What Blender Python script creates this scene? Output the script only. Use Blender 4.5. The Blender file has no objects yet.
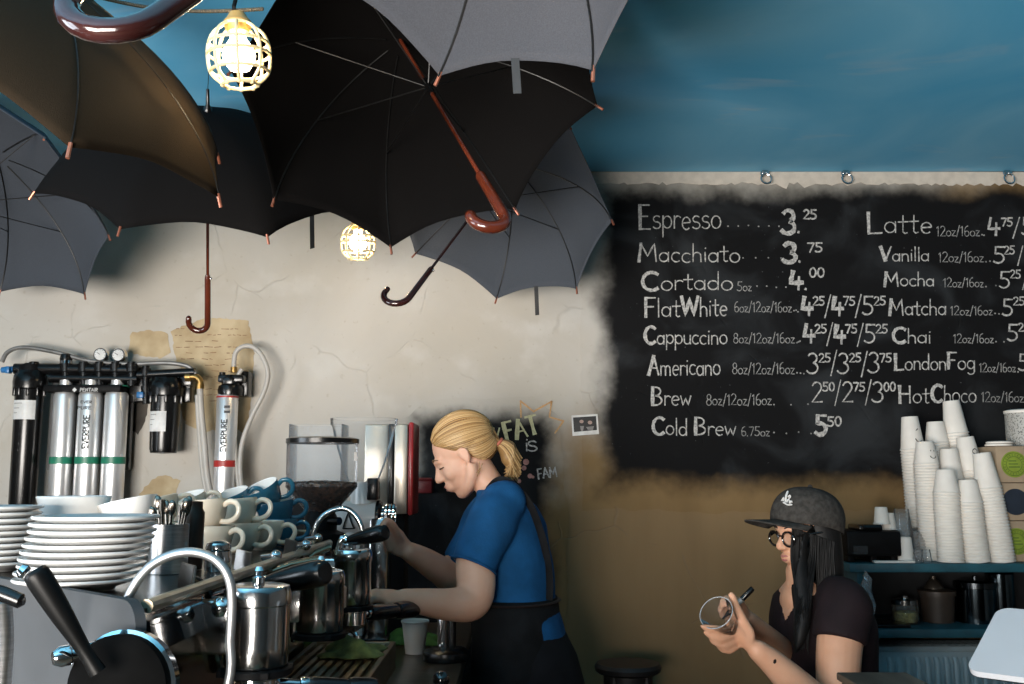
import bpy, bmesh, math, random
from mathutils import Vector as V, Matrix
random.seed(7)
PI = math.pi
SC = bpy.context.scene
COL = SC.collection
F = 995.0
EZ = 1.45
PT = math.atan(138 / F)
WY = 4.0            # the menu wall
CZ = 2.72           # ceiling height
CAMP = V((0, 0, EZ))
FW = V((0, math.cos(PT), math.sin(PT))); UP = V((0, -math.sin(PT), math.cos(PT)))


def P(px, py, y):
    """the point at world depth y that the camera sees at a pixel (used for measuring the place)"""
    d = V(((px - 512) / F, 0, 0)) + UP * ((342 - py) / F) + FW
    return CAMP + d * (y / d.y)


# ---------------------------------------------------------------- materials
MATS = {}


def mat(name, col, rough=.5, metal=0.0, var=.12, scale=18, bump=0.0, spec=.5, col2=None, emit=None, coat=0.0, stretch=None, bscale=None):
    if name in MATS:
        return MATS[name]
    m = bpy.data.materials.new(name)
    m.use_nodes = True
    nt = m.node_tree; n = nt.nodes; L = nt.links
    b = n['Principled BSDF']
    tc = n.new('ShaderNodeTexCoord'); src = tc.outputs['Object']
    if stretch:
        mp = n.new('ShaderNodeMapping'); mp.inputs['Scale'].default_value = stretch
        L.new(src, mp.inputs['Vector']); src = mp.outputs['Vector']
    nz = n.new('ShaderNodeTexNoise'); nz.inputs['Scale'].default_value = scale; nz.inputs['Detail'].default_value = 4
    L.new(src, nz.inputs['Vector'])
    rp = n.new('ShaderNodeValToRGB')
    c2 = col2 if col2 else [c * (1 - 2 * var) for c in col]
    c1 = col if col2 else [min(1, c * (1 + var)) for c in col]
    rp.color_ramp.elements[0].position = .35; rp.color_ramp.elements[1].position = .65
    rp.color_ramp.elements[0].color = (*c2, 1); rp.color_ramp.elements[1].color = (*c1, 1)
    L.new(nz.outputs['Fac'], rp.inputs['Fac']); L.new(rp.outputs['Color'], b.inputs['Base Color'])
    b.inputs['Roughness'].default_value = rough; b.inputs['Metallic'].default_value = metal
    b.inputs['Specular IOR Level'].default_value = spec
    b.inputs['Coat Weight'].default_value = coat
    if bump:
        bn = n.new('ShaderNodeTexNoise'); bn.inputs['Scale'].default_value = bscale or scale * 4; bn.inputs['Detail'].default_value = 5
        L.new(src, bn.inputs['Vector'])
        bp = n.new('ShaderNodeBump'); bp.inputs['Strength'].default_value = bump; bp.inputs['Distance'].default_value = .004
        L.new(bn.outputs['Fac'], bp.inputs['Height']); L.new(bp.outputs['Normal'], b.inputs['Normal'])
    if emit:
        b.inputs['Emission Color'].default_value = (*emit[0], 1); b.inputs['Emission Strength'].default_value = emit[1]
    MATS[name] = m
    return m


def glass(name, tint=(.95, .97, .98), opac=.06, rough=.03, blend=.2):
    if name in MATS:
        return MATS[name]
    m = bpy.data.materials.new(name); m.use_nodes = True
    nt = m.node_tree; n = nt.nodes; L = nt.links
    n.remove(n['Principled BSDF']); out = n['Material Output']
    tr = n.new('ShaderNodeBsdfTransparent'); tr.inputs[0].default_value = (*tint, 1)
    gl = n.new('ShaderNodeBsdfGlossy'); gl.inputs['Roughness'].default_value = rough
    df = n.new('ShaderNodeBsdfDiffuse'); df.inputs[0].default_value = (.8, .82, .84, 1)
    nz = n.new('ShaderNodeTexNoise'); nz.inputs['Scale'].default_value = 25
    mr = n.new('ShaderNodeMapRange'); mr.inputs[3].default_value = opac * .6; mr.inputs[4].default_value = opac * 1.4
    L.new(nz.outputs['Fac'], mr.inputs[0])
    fr = n.new('ShaderNodeLayerWeight'); fr.inputs['Blend'].default_value = blend
    m1 = n.new('ShaderNodeMixShader'); m2 = n.new('ShaderNodeMixShader')
    L.new(fr.outputs['Fresnel'], m1.inputs[0]); L.new(tr.outputs[0], m1.inputs[1]); L.new(gl.outputs[0], m1.inputs[2])
    L.new(mr.outputs[0], m2.inputs[0]); L.new(m1.outputs[0], m2.inputs[1]); L.new(df.outputs[0], m2.inputs[2])
    L.new(m2.outputs[0], out.inputs[0])
    MATS[name] = m
    return m


# ---------------------------------------------------------------- mesh builder
def basis(ax, hint=None):
    ax = V(ax).normalized()
    h = V(hint) if hint is not None else (V((0, 0, 1)) if abs(ax.z) < .9 else V((0, 1, 0)))
    u = h.cross(ax)
    if u.length < 1e-6:
        u = V((1, 0, 0)).cross(ax)
    u.normalize()
    return u, ax.cross(u).normalized(), ax


def smooth_path(pts, k=6):
    """Catmull-Rom through the points; entries may carry a radius as 4th value"""
    pts = [tuple(p) for p in pts]
    q = [pts[0]] + pts + [pts[-1]]
    out = []
    for i in range(1, len(q) - 2):
        a, b, c, d = q[i - 1], q[i], q[i + 1], q[i + 2]
        for j in range(k):
            t = j / k
            out.append(tuple(.5 * (2 * b[m] + (c[m] - a[m]) * t + (2 * a[m] - 5 * b[m] + 4 * c[m] - d[m]) * t * t + (3 * b[m] - a[m] - 3 * c[m] + d[m]) * t ** 3) for m in range(len(b))))
    out.append(pts[-1])
    return out


class MB:
    def __init__(s):
        s.v = []; s.f = []

    def add(s, vs, fs):
        o = len(s.v); s.v += [V(x) for x in vs]; s.f += [tuple(i + o for i in f) for f in fs]; return s

    def box(s, lo, hi, bev=0.0):
        lo = V(lo); hi = V(hi)
        if bev > 0:
            return s.hull_box(lo, hi, bev)
        x0, y0, z0 = lo; x1, y1, z1 = hi
        return s.add([(x0, y0, z0), (x1, y0, z0), (x1, y1, z0), (x0, y1, z0), (x0, y0, z1), (x1, y0, z1), (x1, y1, z1), (x0, y1, z1)],
                     [(0, 3, 2, 1), (4, 5, 6, 7), (0, 1, 5, 4), (1, 2, 6, 5), (2, 3, 7, 6), (3, 0, 4, 7)])

    def hull_box(s, lo, hi, b):
        bm = bmesh.new(); bmesh.ops.create_cube(bm, size=1)
        c = (lo + hi) / 2; d = hi - lo
        for v in bm.verts:
            v.co = V((v.co.x * d.x + c.x, v.co.y * d.y + c.y, v.co.z * d.z + c.z))
        bmesh.ops.bevel(bm, geom=list(bm.edges), offset=min(b, .49 * min(d)), segments=2, profile=.5, affect='EDGES')
        return s.bm(bm)

    def bm(s, bm, M=None):
        bm.verts.ensure_lookup_table(); bm.verts.index_update()
        vs = [(M @ v.co) if M else v.co.copy() for v in bm.verts]; fs = [tuple(v.index for v in f.verts) for f in bm.faces]
        bm.free(); return s.add(vs, fs)

    def lathe(s, prof, org=(0, 0, 0), ax=(0, 0, 1), n=32, hint=None, sx=1.0):
        """prof: (radius, height) pairs; open ends with radius 0 close on the axis"""
        u, w, a = basis(ax, hint); org = V(org); vs = []; fs = []
        rows = []
        for r, h in prof:
            if r <= 1e-7:
                rows.append([len(vs)]); vs.append(org + a * h)
            else:
                rows.append(list(range(len(vs), len(vs) + n)))
                vs += [org + a * h + u * (r * sx * math.cos(2 * PI * i / n)) + w * (r * math.sin(2 * PI * i / n)) for i in range(n)]
        for A, B in zip(rows, rows[1:]):
            for i in range(n):
                j = (i + 1) % n
                if len(A) == 1 and len(B) == 1: continue
                if len(A) == 1: fs.append((A[0], B[j], B[i]))
                elif len(B) == 1: fs.append((A[i], A[j], B[0]))
                else: fs.append((A[i], A[j], B[j], B[i]))
        return s.add(vs, fs)

    def cyl(s, a, b, r, r2=None, n=24):
        a = V(a); b = V(b); d = b - a; L = d.length; r2 = r if r2 is None else r2
        return s.lathe([(0, 0), (r, 0), (r2, L), (0, L)], a, d, n)

    def tube(s, pts, r, n=10, k=0, flat=1.0, hint=None, cap=True):
        """round (or flattened) tube along points; a 4th value is the radius there"""
        pts = [tuple(p) for p in pts]
        if len(pts[0]) == 3: pts = [p + (r,) for p in pts]
        if k: pts = smooth_path(pts, k)
        vs = []; fs = []; prev = None; m = len(pts)
        for i, p in enumerate(pts):
            c = V(p[:3]); a = V(pts[max(0, i - 1)][:3]); b = V(pts[min(m - 1, i + 1)][:3]); t = (b - a)
            if t.length < 1e-9: t = V((0, 0, 1))
            t.normalize()
            if prev is None:
                u = basis(t, hint)[0]
            else:
                u = prev - t * prev.dot(t)
                u = u.normalized() if u.length > 1e-6 else basis(t)[0]
            prev = u; w = t.cross(u)
            for j in range(n):
                an = 2 * PI * j / n
                vs.append(c + u * (p[3] * math.cos(an)) + w * (p[3] * flat * math.sin(an)))
        for i in range(m - 1):
            for j in range(n):
                fs.append((i * n + j, i * n + (j + 1) % n, (i + 1) * n + (j + 1) % n, (i + 1) * n + j))
        if cap:
            fs.append(tuple(range(n - 1, -1, -1))); fs.append(tuple(range((m - 1) * n, m * n)))
        return s.add(vs, fs)

    def ball(s, c, r, n=20, M=None):
        """ellipsoid; r a number or three radii, M an optional 3x3 rotation"""
        r = (r, r, r) if isinstance(r, (int, float)) else r
        vs = []; fs = []; m = n // 2
        c = V(c)
        def q(x, y, z):
            p = V((x * r[0], y * r[1], z * r[2])); return c + (M @ p if M else p)
        vs.append(q(0, 0, 1))
        for i in range(1, m):
            t = PI * i / m
            vs += [q(math.sin(t) * math.cos(2 * PI * j / n), math.sin(t) * math.sin(2 * PI * j / n), math.cos(t)) for j in range(n)]
        vs.append(q(0, 0, -1))
        for j in range(n):
            fs.append((0, 1 + j, 1 + (j + 1) % n))
            for i in range(m - 2):
                a = 1 + i * n; b = a + n
                fs.append((a + j, b + j, b + (j + 1) % n, a + (j + 1) % n))
            a = 1 + (m - 2) * n
            fs.append((a + j, len(vs) - 1, a + (j + 1) % n))
        return s.add(vs, fs)

    def prism(s, poly, d):
        """extrude a planar polygon (3-D points) by vector d"""
        d = V(d); n = len(poly); a = [V(p) for p in poly]
        return s.add(a + [p + d for p in a], [tuple(range(n - 1, -1, -1)), tuple(range(n, 2 * n))] + [(i, (i + 1) % n, n + (i + 1) % n, n + i) for i in range(n)])

    def build(s, name, m, parent=None, loc=None, smooth=35):
        off = V((0, 0, 0))
        if parent is not None:
            r = parent
            while r.parent: r = r.parent
            off = r.location.copy()
        elif loc is not None:
            off = V(loc)
        me = bpy.data.meshes.new(name)
        me.from_pydata([v - off for v in s.v], [], s.f)
        me.validate(); me.update()
        bm = bmesh.new(); bm.from_mesh(me); bmesh.ops.recalc_face_normals(bm, faces=list(bm.faces)); bm.to_mesh(me); bm.free()
        me.polygons.foreach_set('use_smooth', [True] * len(me.polygons))
        if smooth < 180: me.set_sharp_from_angle(angle=math.radians(smooth))
        me.materials.append(m)
        o = bpy.data.objects.new(name, me); COL.objects.link(o)
        if parent is not None: o.parent = parent
        elif loc is not None: o.location = loc
        return o


def blob(mb, voxel=.006, smooth=4, fac=.5):
    """weld overlapping closed shapes into one continuous skin"""
    me = bpy.data.meshes.new('tmp'); me.from_pydata(mb.v, [], mb.f); me.validate(); me.update()
    bm = bmesh.new(); bm.from_mesh(me); bmesh.ops.recalc_face_normals(bm, faces=list(bm.faces)); bm.to_mesh(me); bm.free()
    o = bpy.data.objects.new('tmp', me); COL.objects.link(o)
    r = o.modifiers.new('r', 'REMESH'); r.mode = 'VOXEL'; r.voxel_size = voxel; r.adaptivity = 0
    if smooth:
        q = o.modifiers.new('s', 'SMOOTH'); q.factor = fac; q.iterations = smooth
    dg = bpy.context.evaluated_depsgraph_get(); dg.update()
    e = o.evaluated_get(dg); me2 = e.to_mesh()
    out = MB(); out.v = [v.co.copy() for v in me2.vertices]; out.f = [tuple(p.vertices) for p in me2.polygons]
    e.to_mesh_clear(); bpy.data.objects.remove(o); bpy.data.meshes.remove(me)
    return out


def tag(o, label, cat, group=None, kind=None):
    o['label'] = label; o['category'] = cat
    if group: o['group'] = group
    if kind: o['kind'] = kind
    return o


def thing(name, label, cat, loc, group=None):
    o = bpy.data.objects.new(name, None); COL.objects.link(o)
    o.location = V(loc); o.empty_display_size = .05
    return tag(o, label, cat, group)


def copy_tree(o, parent=None):
    c = o.copy(); COL.objects.link(c)
    c.parent = parent
    if 'group' in c and parent is None: del c['group']
    for ch in list(o.children):
        copy_tree(ch, c)
    return c


def struct(name, mb, m, **k):
    o = mb.build(name, m, **k); o['kind'] = 'structure'; return o


# a small palette
STEEL = mat('polished_steel', (.62, .62, .62), .16, 1, .06, 6)
CHROME = mat('chrome', (.75, .75, .76), .07, 1, .04, 5)
BRUSH = mat('brushed_steel', (.5, .5, .5), .32, 1, .1, 30, stretch=(1, 1, 12))
BLACKP = mat('black_plastic', (.004, .004, .0043), .25, 0, .2, 20)
BLACKM = mat('matt_black', (.0035, .0035, .004), .6, 0, .2, 20, spec=.15)
WHITEC = mat('white_china', (.78, .77, .74), .12, 0, .02, 6, coat=.3)
CREAMC = mat('cream_china', (.82, .70, .55), .14, 0, .03, 6, coat=.3)
BLUEC = mat('blue_china', (.022, .12, .19), .14, 0, .05, 6, coat=.3)
PAPERW = mat('white_paper', (.78, .74, .68), .7, 0, .03, 15)
CLEAR = glass('clear_plastic')
# ---------------------------------------------------------------- the setting
def plaster(name, black=None):
    """old painted plaster: cream with worn, stained and browned areas; black: rough-edged chalkboard paint over it
    (x0, x1, z0, z1, softness) in the wall's plane"""
    m = bpy.data.materials.new(name); m.use_nodes = True
    nt = m.node_tree; n = nt.nodes; L = nt.links; b = n['Principled BSDF']
    b.inputs['Roughness'].default_value = .75
    g = n.new('ShaderNodeNewGeometry'); pos = g.outputs['Position']
    sp = n.new('ShaderNodeSeparateXYZ'); L.new(pos, sp.inputs[0])

    def noise(scale, detail=5, stretch=None, dist=0.0):
        t = n.new('ShaderNodeTexNoise'); t.inputs['Scale'].default_value = scale; t.inputs['Detail'].default_value = detail
        t.inputs['Distortion'].default_value = dist
        if stretch:
            mp = n.new('ShaderNodeMapping'); mp.inputs['Scale'].default_value = stretch; L.new(pos, mp.inputs['Vector']); L.new(mp.outputs[0], t.inputs['Vector'])
        else:
            L.new(pos, t.inputs['Vector'])
        return t.outputs['Fac']

    def math_(op, a, c, clamp=False):
        t = n.new('ShaderNodeMath'); t.operation = op; t.use_clamp = clamp
        for i, x in enumerate((a, c)):
            if isinstance(x, (int, float)): t.inputs[i].default_value = x
            else: L.new(x, t.inputs[i])
        return t.outputs[0]

    def ramp(v, a, c):
        t = n.new('ShaderNodeMapRange'); t.interpolation_type = 'SMOOTHSTEP'
        t.inputs[1].default_value = a; t.inputs[2].default_value = c; L.new(v, t.inputs[0]); return t.outputs[0]

    def mix(f, a, c):
        t = n.new('ShaderNodeMix'); t.data_type = 'RGBA'
        if isinstance(f, (int, float)): t.inputs[0].default_value = f
        else: L.new(f, t.inputs[0])
        for i, x in ((6, a), (7, c)):
            if isinstance(x, tuple): t.inputs[i].default_value = (*x, 1)
            else: L.new(x, t.inputs[i])
        return t.outputs[2]
    big = noise(1.6, 6, dist=.6); mid = noise(6, 6); fine = noise(40, 6); streak = noise(3, 6, (1, 1, .18))
    c = mix(ramp(big, .35, .7), (.49, .465, .425), (.435, .40, .345))
    c = mix(math_('MULTIPLY', ramp(mid, .52, .75), .45), c, (.57, .56, .53))
    c = mix(math_('MULTIPLY', ramp(fine, .62, .72), .35), c, (.33, .28, .21))
    # browned bare plaster on the lower right of the wall
    e = math_('ADD', math_('MULTIPLY', sp.outputs[0], .9), math_('MULTIPLY', sp.outputs[2], -1.35))
    e = math_('ADD', e, math_('MULTIPLY', math_('SUBTRACT', mid, .5), .55))
    e = math_('ADD', e, math_('MULTIPLY', math_('SUBTRACT', big, .5), .5))
    c = mix(ramp(e, -2.2, -1.65), c, mix(ramp(streak, .35, .65), (.29, .185, .085), (.225, .14, .062)))
    # dark hairline scratches
    w = n.new('ShaderNodeTexVoronoi'); w.feature = 'DISTANCE_TO_EDGE'; w.inputs['Scale'].default_value = 2.2
    mp = n.new('ShaderNodeMapping'); mp.inputs['Rotation'].default_value = (0, .6, 0); L.new(pos, mp.inputs['Vector'])
    ad = n.new('ShaderNodeMix'); ad.data_type = 'VECTOR'; ad.inputs[0].default_value = .12
    nn = n.new('ShaderNodeTexNoise'); nn.inputs['Scale'].default_value = 5; L.new(pos, nn.inputs['Vector'])
    L.new(mp.outputs[0], ad.inputs[4]); L.new(nn.outputs['Color'], ad.inputs[5]); L.new(ad.outputs[1], w.inputs['Vector'])
    cr = math_('MULTIPLY', math_('SUBTRACT', 1, ramp(w.outputs['Distance'], 0, .012)), ramp(mid, .5, .62))
    c = mix(math_('MULTIPLY', cr, .22), c, (.2, .16, .12))
    if black:
        x0, x1, z0, z1, s = black[:5]
        if len(black) > 5:      # the patch runs further out below a certain height
            x0 = math_('SUBTRACT', x0, math_('MULTIPLY', math_('SUBTRACT', 1, ramp(sp.outputs[2], black[6], black[7])), black[5]))
        dx = math_('MINIMUM', math_('SUBTRACT', sp.outputs[0], x0), math_('SUBTRACT', x1, sp.outputs[0]))
        dz = math_('MINIMUM', math_('SUBTRACT', sp.outputs[2], z0), math_('SUBTRACT', z1, sp.outputs[2]))
        d = math_('MINIMUM', dx, dz)
        d = math_('ADD', d, math_('MULTIPLY', math_('SUBTRACT', noise(4.5, 7), .5), .16))
        d = math_('ADD', d, math_('MULTIPLY', math_('SUBTRACT', noise(30, 5), .5), .03))
        smear = math_('MULTIPLY', ramp(noise(2.6, 7, dist=1.2), .48, .75), .9)
        bk = mix(smear, (.0065, .0065, .007), (.03, .033, .036))
        dust = ramp(noise(90, 3), .73, .78)
        bk = mix(math_('MULTIPLY', dust, .35), bk, (.25, .26, .27))
        msk = ramp(d, -s, s)
        c = mix(msk, c, bk)
    if black: b.inputs['Specular IOR Level'].default_value = .12
    L.new(c, b.inputs['Base Color'])
    bp = n.new('ShaderNodeBump'); bp.inputs['Strength'].default_value = .35; bp.inputs['Distance'].default_value = .01
    h = math_('ADD', math_('MULTIPLY', mid, .6), math_('ADD', math_('MULTIPLY', fine, .15), math_('MULTIPLY', cr, -.4)))
    L.new(h, bp.inputs['Height']); L.new(bp.outputs[0], b.inputs['Normal'])
    return m


PLASTER = plaster('worn_plaster')
X0, X1, Y0 = -3.6, 3.4, -1.6
struct('wall_back', MB().box((X0 - .1, WY, 0), (X1 + .1, WY + .12, CZ)), PLASTER)


def window_wall(name, along, at, thick, a0, a1, holes, m):
    """a wall with rectangular openings; along 'x' or 'y'"""
    mb = MB()
    def bx(p0, p1, z0, z1):
        if p1 - p0 < 1e-4 or z1 - z0 < 1e-4: return
        if along == 'x': mb.box((p0, at, z0), (p1, at + thick, z1))
        else: mb.box((at, p0, z0), (at + thick, p1, z1))
    cur = a0
    for (h0, h1, z0, z1) in holes:
        bx(cur, h0, 0, CZ); bx(h0, h1, 0, z0); bx(h0, h1, z1, CZ); cur = h1
    bx(cur, a1, 0, CZ)
    return struct(name, mb, m)


DARKW = mat('dark_painted_wall', (.16, .15, .14), .8, 0, .1, 3, bump=.2)
LW = (-.6, 1.4, .75, 2.35)     # window in the left wall (y0, y1, z0, z1)
FWN = (-2.8, -.25, .35, 1.7)     # shop window behind the camera (x0, x1, z0, z1)
window_wall('wall_left', 'y', X0 - .12, .12, Y0, WY, [LW], DARKW)
window_wall('wall_front', 'x', Y0 - .12, .12, X0 - .1, X1 + .1, [FWN], DARKW)
struct('wall_right', MB().box((X1, Y0, 0), (X1 + .12, WY, CZ)), DARKW)
struct('floor', MB().box((X0 - .1, Y0 - .1, -.1), (X1 + .1, WY + .1, 0)), mat('worn_floorboards', (.16, .1, .06), .55, 0, .3, 4, bump=.3, stretch=(1, 9, 1)))
WF = mat('window_frame_paint', (.05, .05, .05), .5)


def frame(name, along, at, h):
    mb = MB(); a0, a1, z0, z1 = h; t = .05
    def bx(p0, p1, q0, q1):
        if along == 'x': mb.box((p0, at - .04, q0), (p1, at + .04, q1))
        else: mb.box((at - .04, p0, q0), (at + .04, p1, q1))
    bx(a0, a1, z0, z0 + t); bx(a0, a1, z1 - t, z1); bx(a0, a0 + t, z0, z1); bx(a1 - t, a1, z0, z1)
    mid = (a0 + a1) / 2; bx(mid - t / 2, mid + t / 2, z0, z1)
    o = struct(name, mb, WF)
    g = MB()
    if along == 'x': g.box((a0 + t, at - .004, z0 + t), (a1 - t, at + .004, z1 - t))
    else: g.box((at - .004, a0 + t, z0 + t), (at + .004, a1 - t, z1 - t))
    g.build('pane', glass('window_glass', (1, 1, 1), .0), o)


frame('window_1', 'y', X0 - .06, LW)
frame('window_2', 'x', Y0 - .06, FWN)

# ceiling: a blue sky with thin clouds, brushed on
cm = bpy.data.materials.new('painted_sky_ceiling'); cm.use_nodes = True
nt = cm.node_tree; n = nt.nodes; L = nt.links; b = n['Principled BSDF']; b.inputs['Roughness'].default_value = .65
g = n.new('ShaderNodeNewGeometry')
def cn(scale, st, d=1.0, det=6):
    mp = n.new('ShaderNodeMapping'); mp.inputs['Scale'].default_value = st; mp.inputs['Rotation'].default_value = (0, 0, .25); L.new(g.outputs['Position'], mp.inputs[0])
    t = n.new('ShaderNodeTexNoise'); t.inputs['Scale'].default_value = scale; t.inputs['Detail'].default_value = det; t.inputs['Distortion'].default_value = d
    L.new(mp.outputs[0], t.inputs['Vector']); return t.outputs['Fac']
r1 = n.new('ShaderNodeValToRGB'); r1.color_ramp.elements[0].color = (.10, .50, .84, 1); r1.color_ramp.elements[1].color = (.24, .64, .93, 1)
r1.color_ramp.elements[0].position = .35; r1.color_ramp.elements[1].position = .7
L.new(cn(1.1, (1, 1, 1)), r1.inputs[0])
r2 = n.new('ShaderNodeMapRange'); r2.inputs[1].default_value = .6; r2.inputs[2].default_value = .8; r2.inputs[4].default_value = .5
L.new(cn(2.2, (.8, 2.2, 1), .8), r2.inputs[0])
mx = n.new('ShaderNodeMix'); mx.data_type = 'RGBA'; mx.inputs[7].default_value = (.75, .74, .78, 1)
L.new(r2.outputs[0], mx.inputs[0]); L.new(r1.outputs[0], mx.inputs[6]); L.new(mx.outputs[2], b.inputs['Base Color'])
struct('ceiling', MB().box((X0 - .1, Y0 - .1, CZ), (X1 + .1, WY + .12, CZ + .1)), cm)

# pale strip with a torn lower edge between ceiling and chalkboard
mb = MB(); top = []; low = []
x = .22; rnd = random.Random(3)
zt = CZ - .004
while x < 2.6:
    d = .046 + rnd.uniform(-.008, .008)
    if 1.10 < x < 1.14 or 1.21 < x < 1.24: d += .02
    top.append((x, zt)); low.append((x, zt - d - (x - .2) * .004)); x += rnd.uniform(.012, .03)
vs = []; fs = []
for (a, c), (e, h) in zip(top, low):
    vs += [(a, WY - .006, c), (e, WY - .006, h), (a, WY - .0005, c), (e, WY - .0005, h)]
for i in range(len(top) - 1):
    k = i * 4; fs += [(k, k + 1, k + 5, k + 4), (k + 1, k + 3, k + 7, k + 5)]
struct('trim_1', mb.add(vs, fs), mat('torn_cream_strip', (.66, .58, .49), .8, 0, .05, 30, bump=.3))
# ---------------------------------------------------------------- umbrellas hung from the ceiling
FAB = {}
def fabric(name, col, rough=.85):
    return mat(name, col, rough, 0, .05, 350, bump=.25, bscale=500, spec=.06)
WOODH = mat('red_brown_lacquered_wood', (.11, .022, .010), .18, 0, .35, 6, coat=.6, stretch=(1, 1, .2))
DARKH = mat('dark_lacquered_wood', (.035, .010, .009), .15, 0, .3, 6, coat=.6)
RIBM = mat('black_rib_steel', (.02, .02, .02), .35, .6)
TIPM = mat('copper_tip', (.42, .15, .09), .3, .6)
STRAPM = mat('tie_strap_webbing', (.018, .018, .019), .6)


def umbrella(label, A, n, spin, R, hr, L, fab, hook_dir, hook_r=.036, wood=WOODH, strap=None, ribs=True, shaft_show=True, sag=.06, hs=1.0, seams=False, group='umbrellas hung from the ceiling'):
    A = V(A); n = V(n).normalized()
    root = thing('umbrella', label, 'umbrella', A, group)
    a = V((0, 0, 1)) if abs(n.z) < .9 else V((0, 1, 0))
    u = a.cross(n).normalized(); v = n.cross(u)
    H = R * hr; TM = 1.15
    def rib(k, t):
        an = spin + k * PI / 4
        r = R * math.sin(t * TM) / math.sin(TM); h = H * (1 - math.cos(t * TM)) / (1 - math.cos(TM))
        return A + n * h + (u * math.cos(an) + v * math.sin(an)) * r
    NT, NS = 16, 10
    mb = MB()
    for k in range(8):
        vs = []; fs = []
        for i in range(NT + 1):
            for j in range(NS + 1):
                s = j / NS; t = i / NT; q = 4 * s * (1 - s)
                te = t * (1 - sag * q * t ** 2.2)
                p = rib(k, te) * (1 - s) + rib(k + 1, te) * s
                # fabric stretched between ribs keeps some of the dome
                c = A + n * (p - A).dot(n); rad = p - c
                p = p + rad * (.035 * q * math.sin(PI * t)) + n * (.0022 * math.sin(9 * s + k * 2.1) * t * q)
                vs.append(p)
        for i in range(NT):
            for j in range(NS):
                o = i * (NS + 1) + j; fs.append((o, o + 1, o + NS + 2, o + NS + 1))
        mb.add(vs, fs)
    can = mb.build('canopy', fab, root)
    so = can.modifiers.new('cloth', 'SOLIDIFY'); so.thickness = .0012; so.offset = 0
    # merge the panels along their seams
    bm = bmesh.new(); bm.from_mesh(can.data); bmesh.ops.remove_doubles(bm, verts=list(bm.verts), dist=.0004)
    bmesh.ops.recalc_face_normals(bm, faces=list(bm.faces)); bm.to_mesh(can.data); bm.free()
    can.data.polygons.foreach_set('use_smooth', [True] * len(can.data.polygons)); can.data.set_sharp_from_angle(angle=math.radians(60))
    run = A + n * (L * .30)
    for k in range(8):
        c = rib(k, .5)
        rb = MB()
        pts = [rib(k, t / 14) + n * .004 for t in range(1, 15)]
        rb.tube(pts, .0021, 6)
        r = rb.build('rib', RIBM, root)
        st = MB().tube([rib(k, .52) + n * .005, run], .0017, 6).build('strut', RIBM, r)
        d = (rib(k, 1) - rib(k, .93)).normalized()
        MB().tube([rib(k, 1) - d * .008, rib(k, 1) + d * .004, rib(k, 1) + d * .02], .0036, 8).build('tip_cap', TIPM, r)
    if seams:
        sm = MB()
        for k in range(8): sm.tube([rib(k, t / 14) - n * .0012 for t in range(1, 15)], .0013, 6)
        sm.build('seam', RIBM, can)
    MB().tube([A - n * .005, A + n * (L - .14)], .0048 * (1.15 if hs > 1.1 else 1), 12).build('shaft', wood, root)
    MB().cyl(run - n * .03, run + n * .035, .010, .009, 14).build('runner', BLACKP, root)
    MB().lathe([(0, 0), (.013, .0), (.012, -.01), (.006, -.02), (.0045, -.066), (0, -.068)], A, n, 14).build('ferrule', BLACKP, root)
    # J handle: straight grip, then a half turn towards hook_dir
    h = V(hook_dir); h = (h - n * h.dot(n)).normalized()
    g0 = A + n * (L - .20); pts = [tuple(g0) + (.0065 * hs,), tuple(g0 + n * .01) + (.0095 * hs,)]
    c0 = A + n * (L - hook_r)
    pts.append(tuple(c0 - n * .06) + (.0098 * hs,))
    for i in range(0, 13):
        an = PI * i / 12 * 1.06
        pts.append(tuple(c0 + h * (hook_r * (1 - math.cos(an))) + n * (hook_r * math.sin(an))) + ((.0102 if i < 11 else .0098) * hs,))
    e = V(pts[-1][:3]); dd = (e - V(pts[-2][:3])).normalized()
    pts.append(tuple(e + dd * .008) + (.0085 * hs,)); pts.append(tuple(e + dd * .012) + (.004 * hs,))
    gr = MB().tube(pts, .01, 14).build('handle', wood, root, smooth=60)
    MB().ball(g0 + n * .012 + h * -.0095, .0045, 10).build('release_button', CHROME, gr)
    if strap:
        k, lng = strap
        q = (rib(k, .925) * .5 + rib(k + 1, .925) * .5) + n * .004; q2 = q + n * .0 + V((0, 0, -lng))
        tn = (rib(k + 1, 1) - rib(k, 1)).normalized()
        vs = [q - tn * .009, q + tn * .009, q2 + tn * .009 + V((.004, 0, 0)), q2 - tn * .009 + V((.004, 0, 0))]
        MB().prism(vs, (0, .0015, 0)).build('tie_strap', STRAPM, root)
    top = A - n * .06
    MB().tube([top, (top.x, top.y, CZ)], .0012, 6).build('hanging_wire', RIBM, root)
    return root


BLK = fabric('black_umbrella_cloth', (.0055, .005, .005))
GRY = fabric('charcoal_umbrella_cloth', (.06, .068, .082))
LGR = fabric('grey_umbrella_cloth', (.066, .067, .075))
BRN = fabric('brown_black_umbrella_cloth', (.026, .018, .011))
umbrella('big black umbrella, its open underside and red-brown wooden shaft turned to the room', (-.297, 2.514, 2.61), (.345, -.57, -.745), 4.053, .483, .562, .85, BLK, (-.9, -.2, 0), .037, wood=WOODH, hs=1.3)
umbrella('black umbrella seen from outside behind the others, thin brown handle hanging straight over the wall', (-.910, 2.853, 2.542), (-.123, .522, -.844), 4.318, .494, .464, .723, BLK, (-1, 0, 0), .031, strap=(7, .10))
umbrella('charcoal umbrella nearest the menu board, dark hooked handle slanting over the wall', (-.002, 3.491, 2.592), (-.397, -.56, -.727), 3.53, .465, .49, .842, GRY, (-1, .2, .2), .042, wood=DARKH, strap=(1, .11))
umbrella('brownish black umbrella seen from outside above the water filters, lit by the caged bulb', (-.891, 1.795, 2.415), (-.593, .266, -.76), 4.234, .504, .315, .86, BRN, (0, -1, 0), .036, seams=True)
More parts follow.
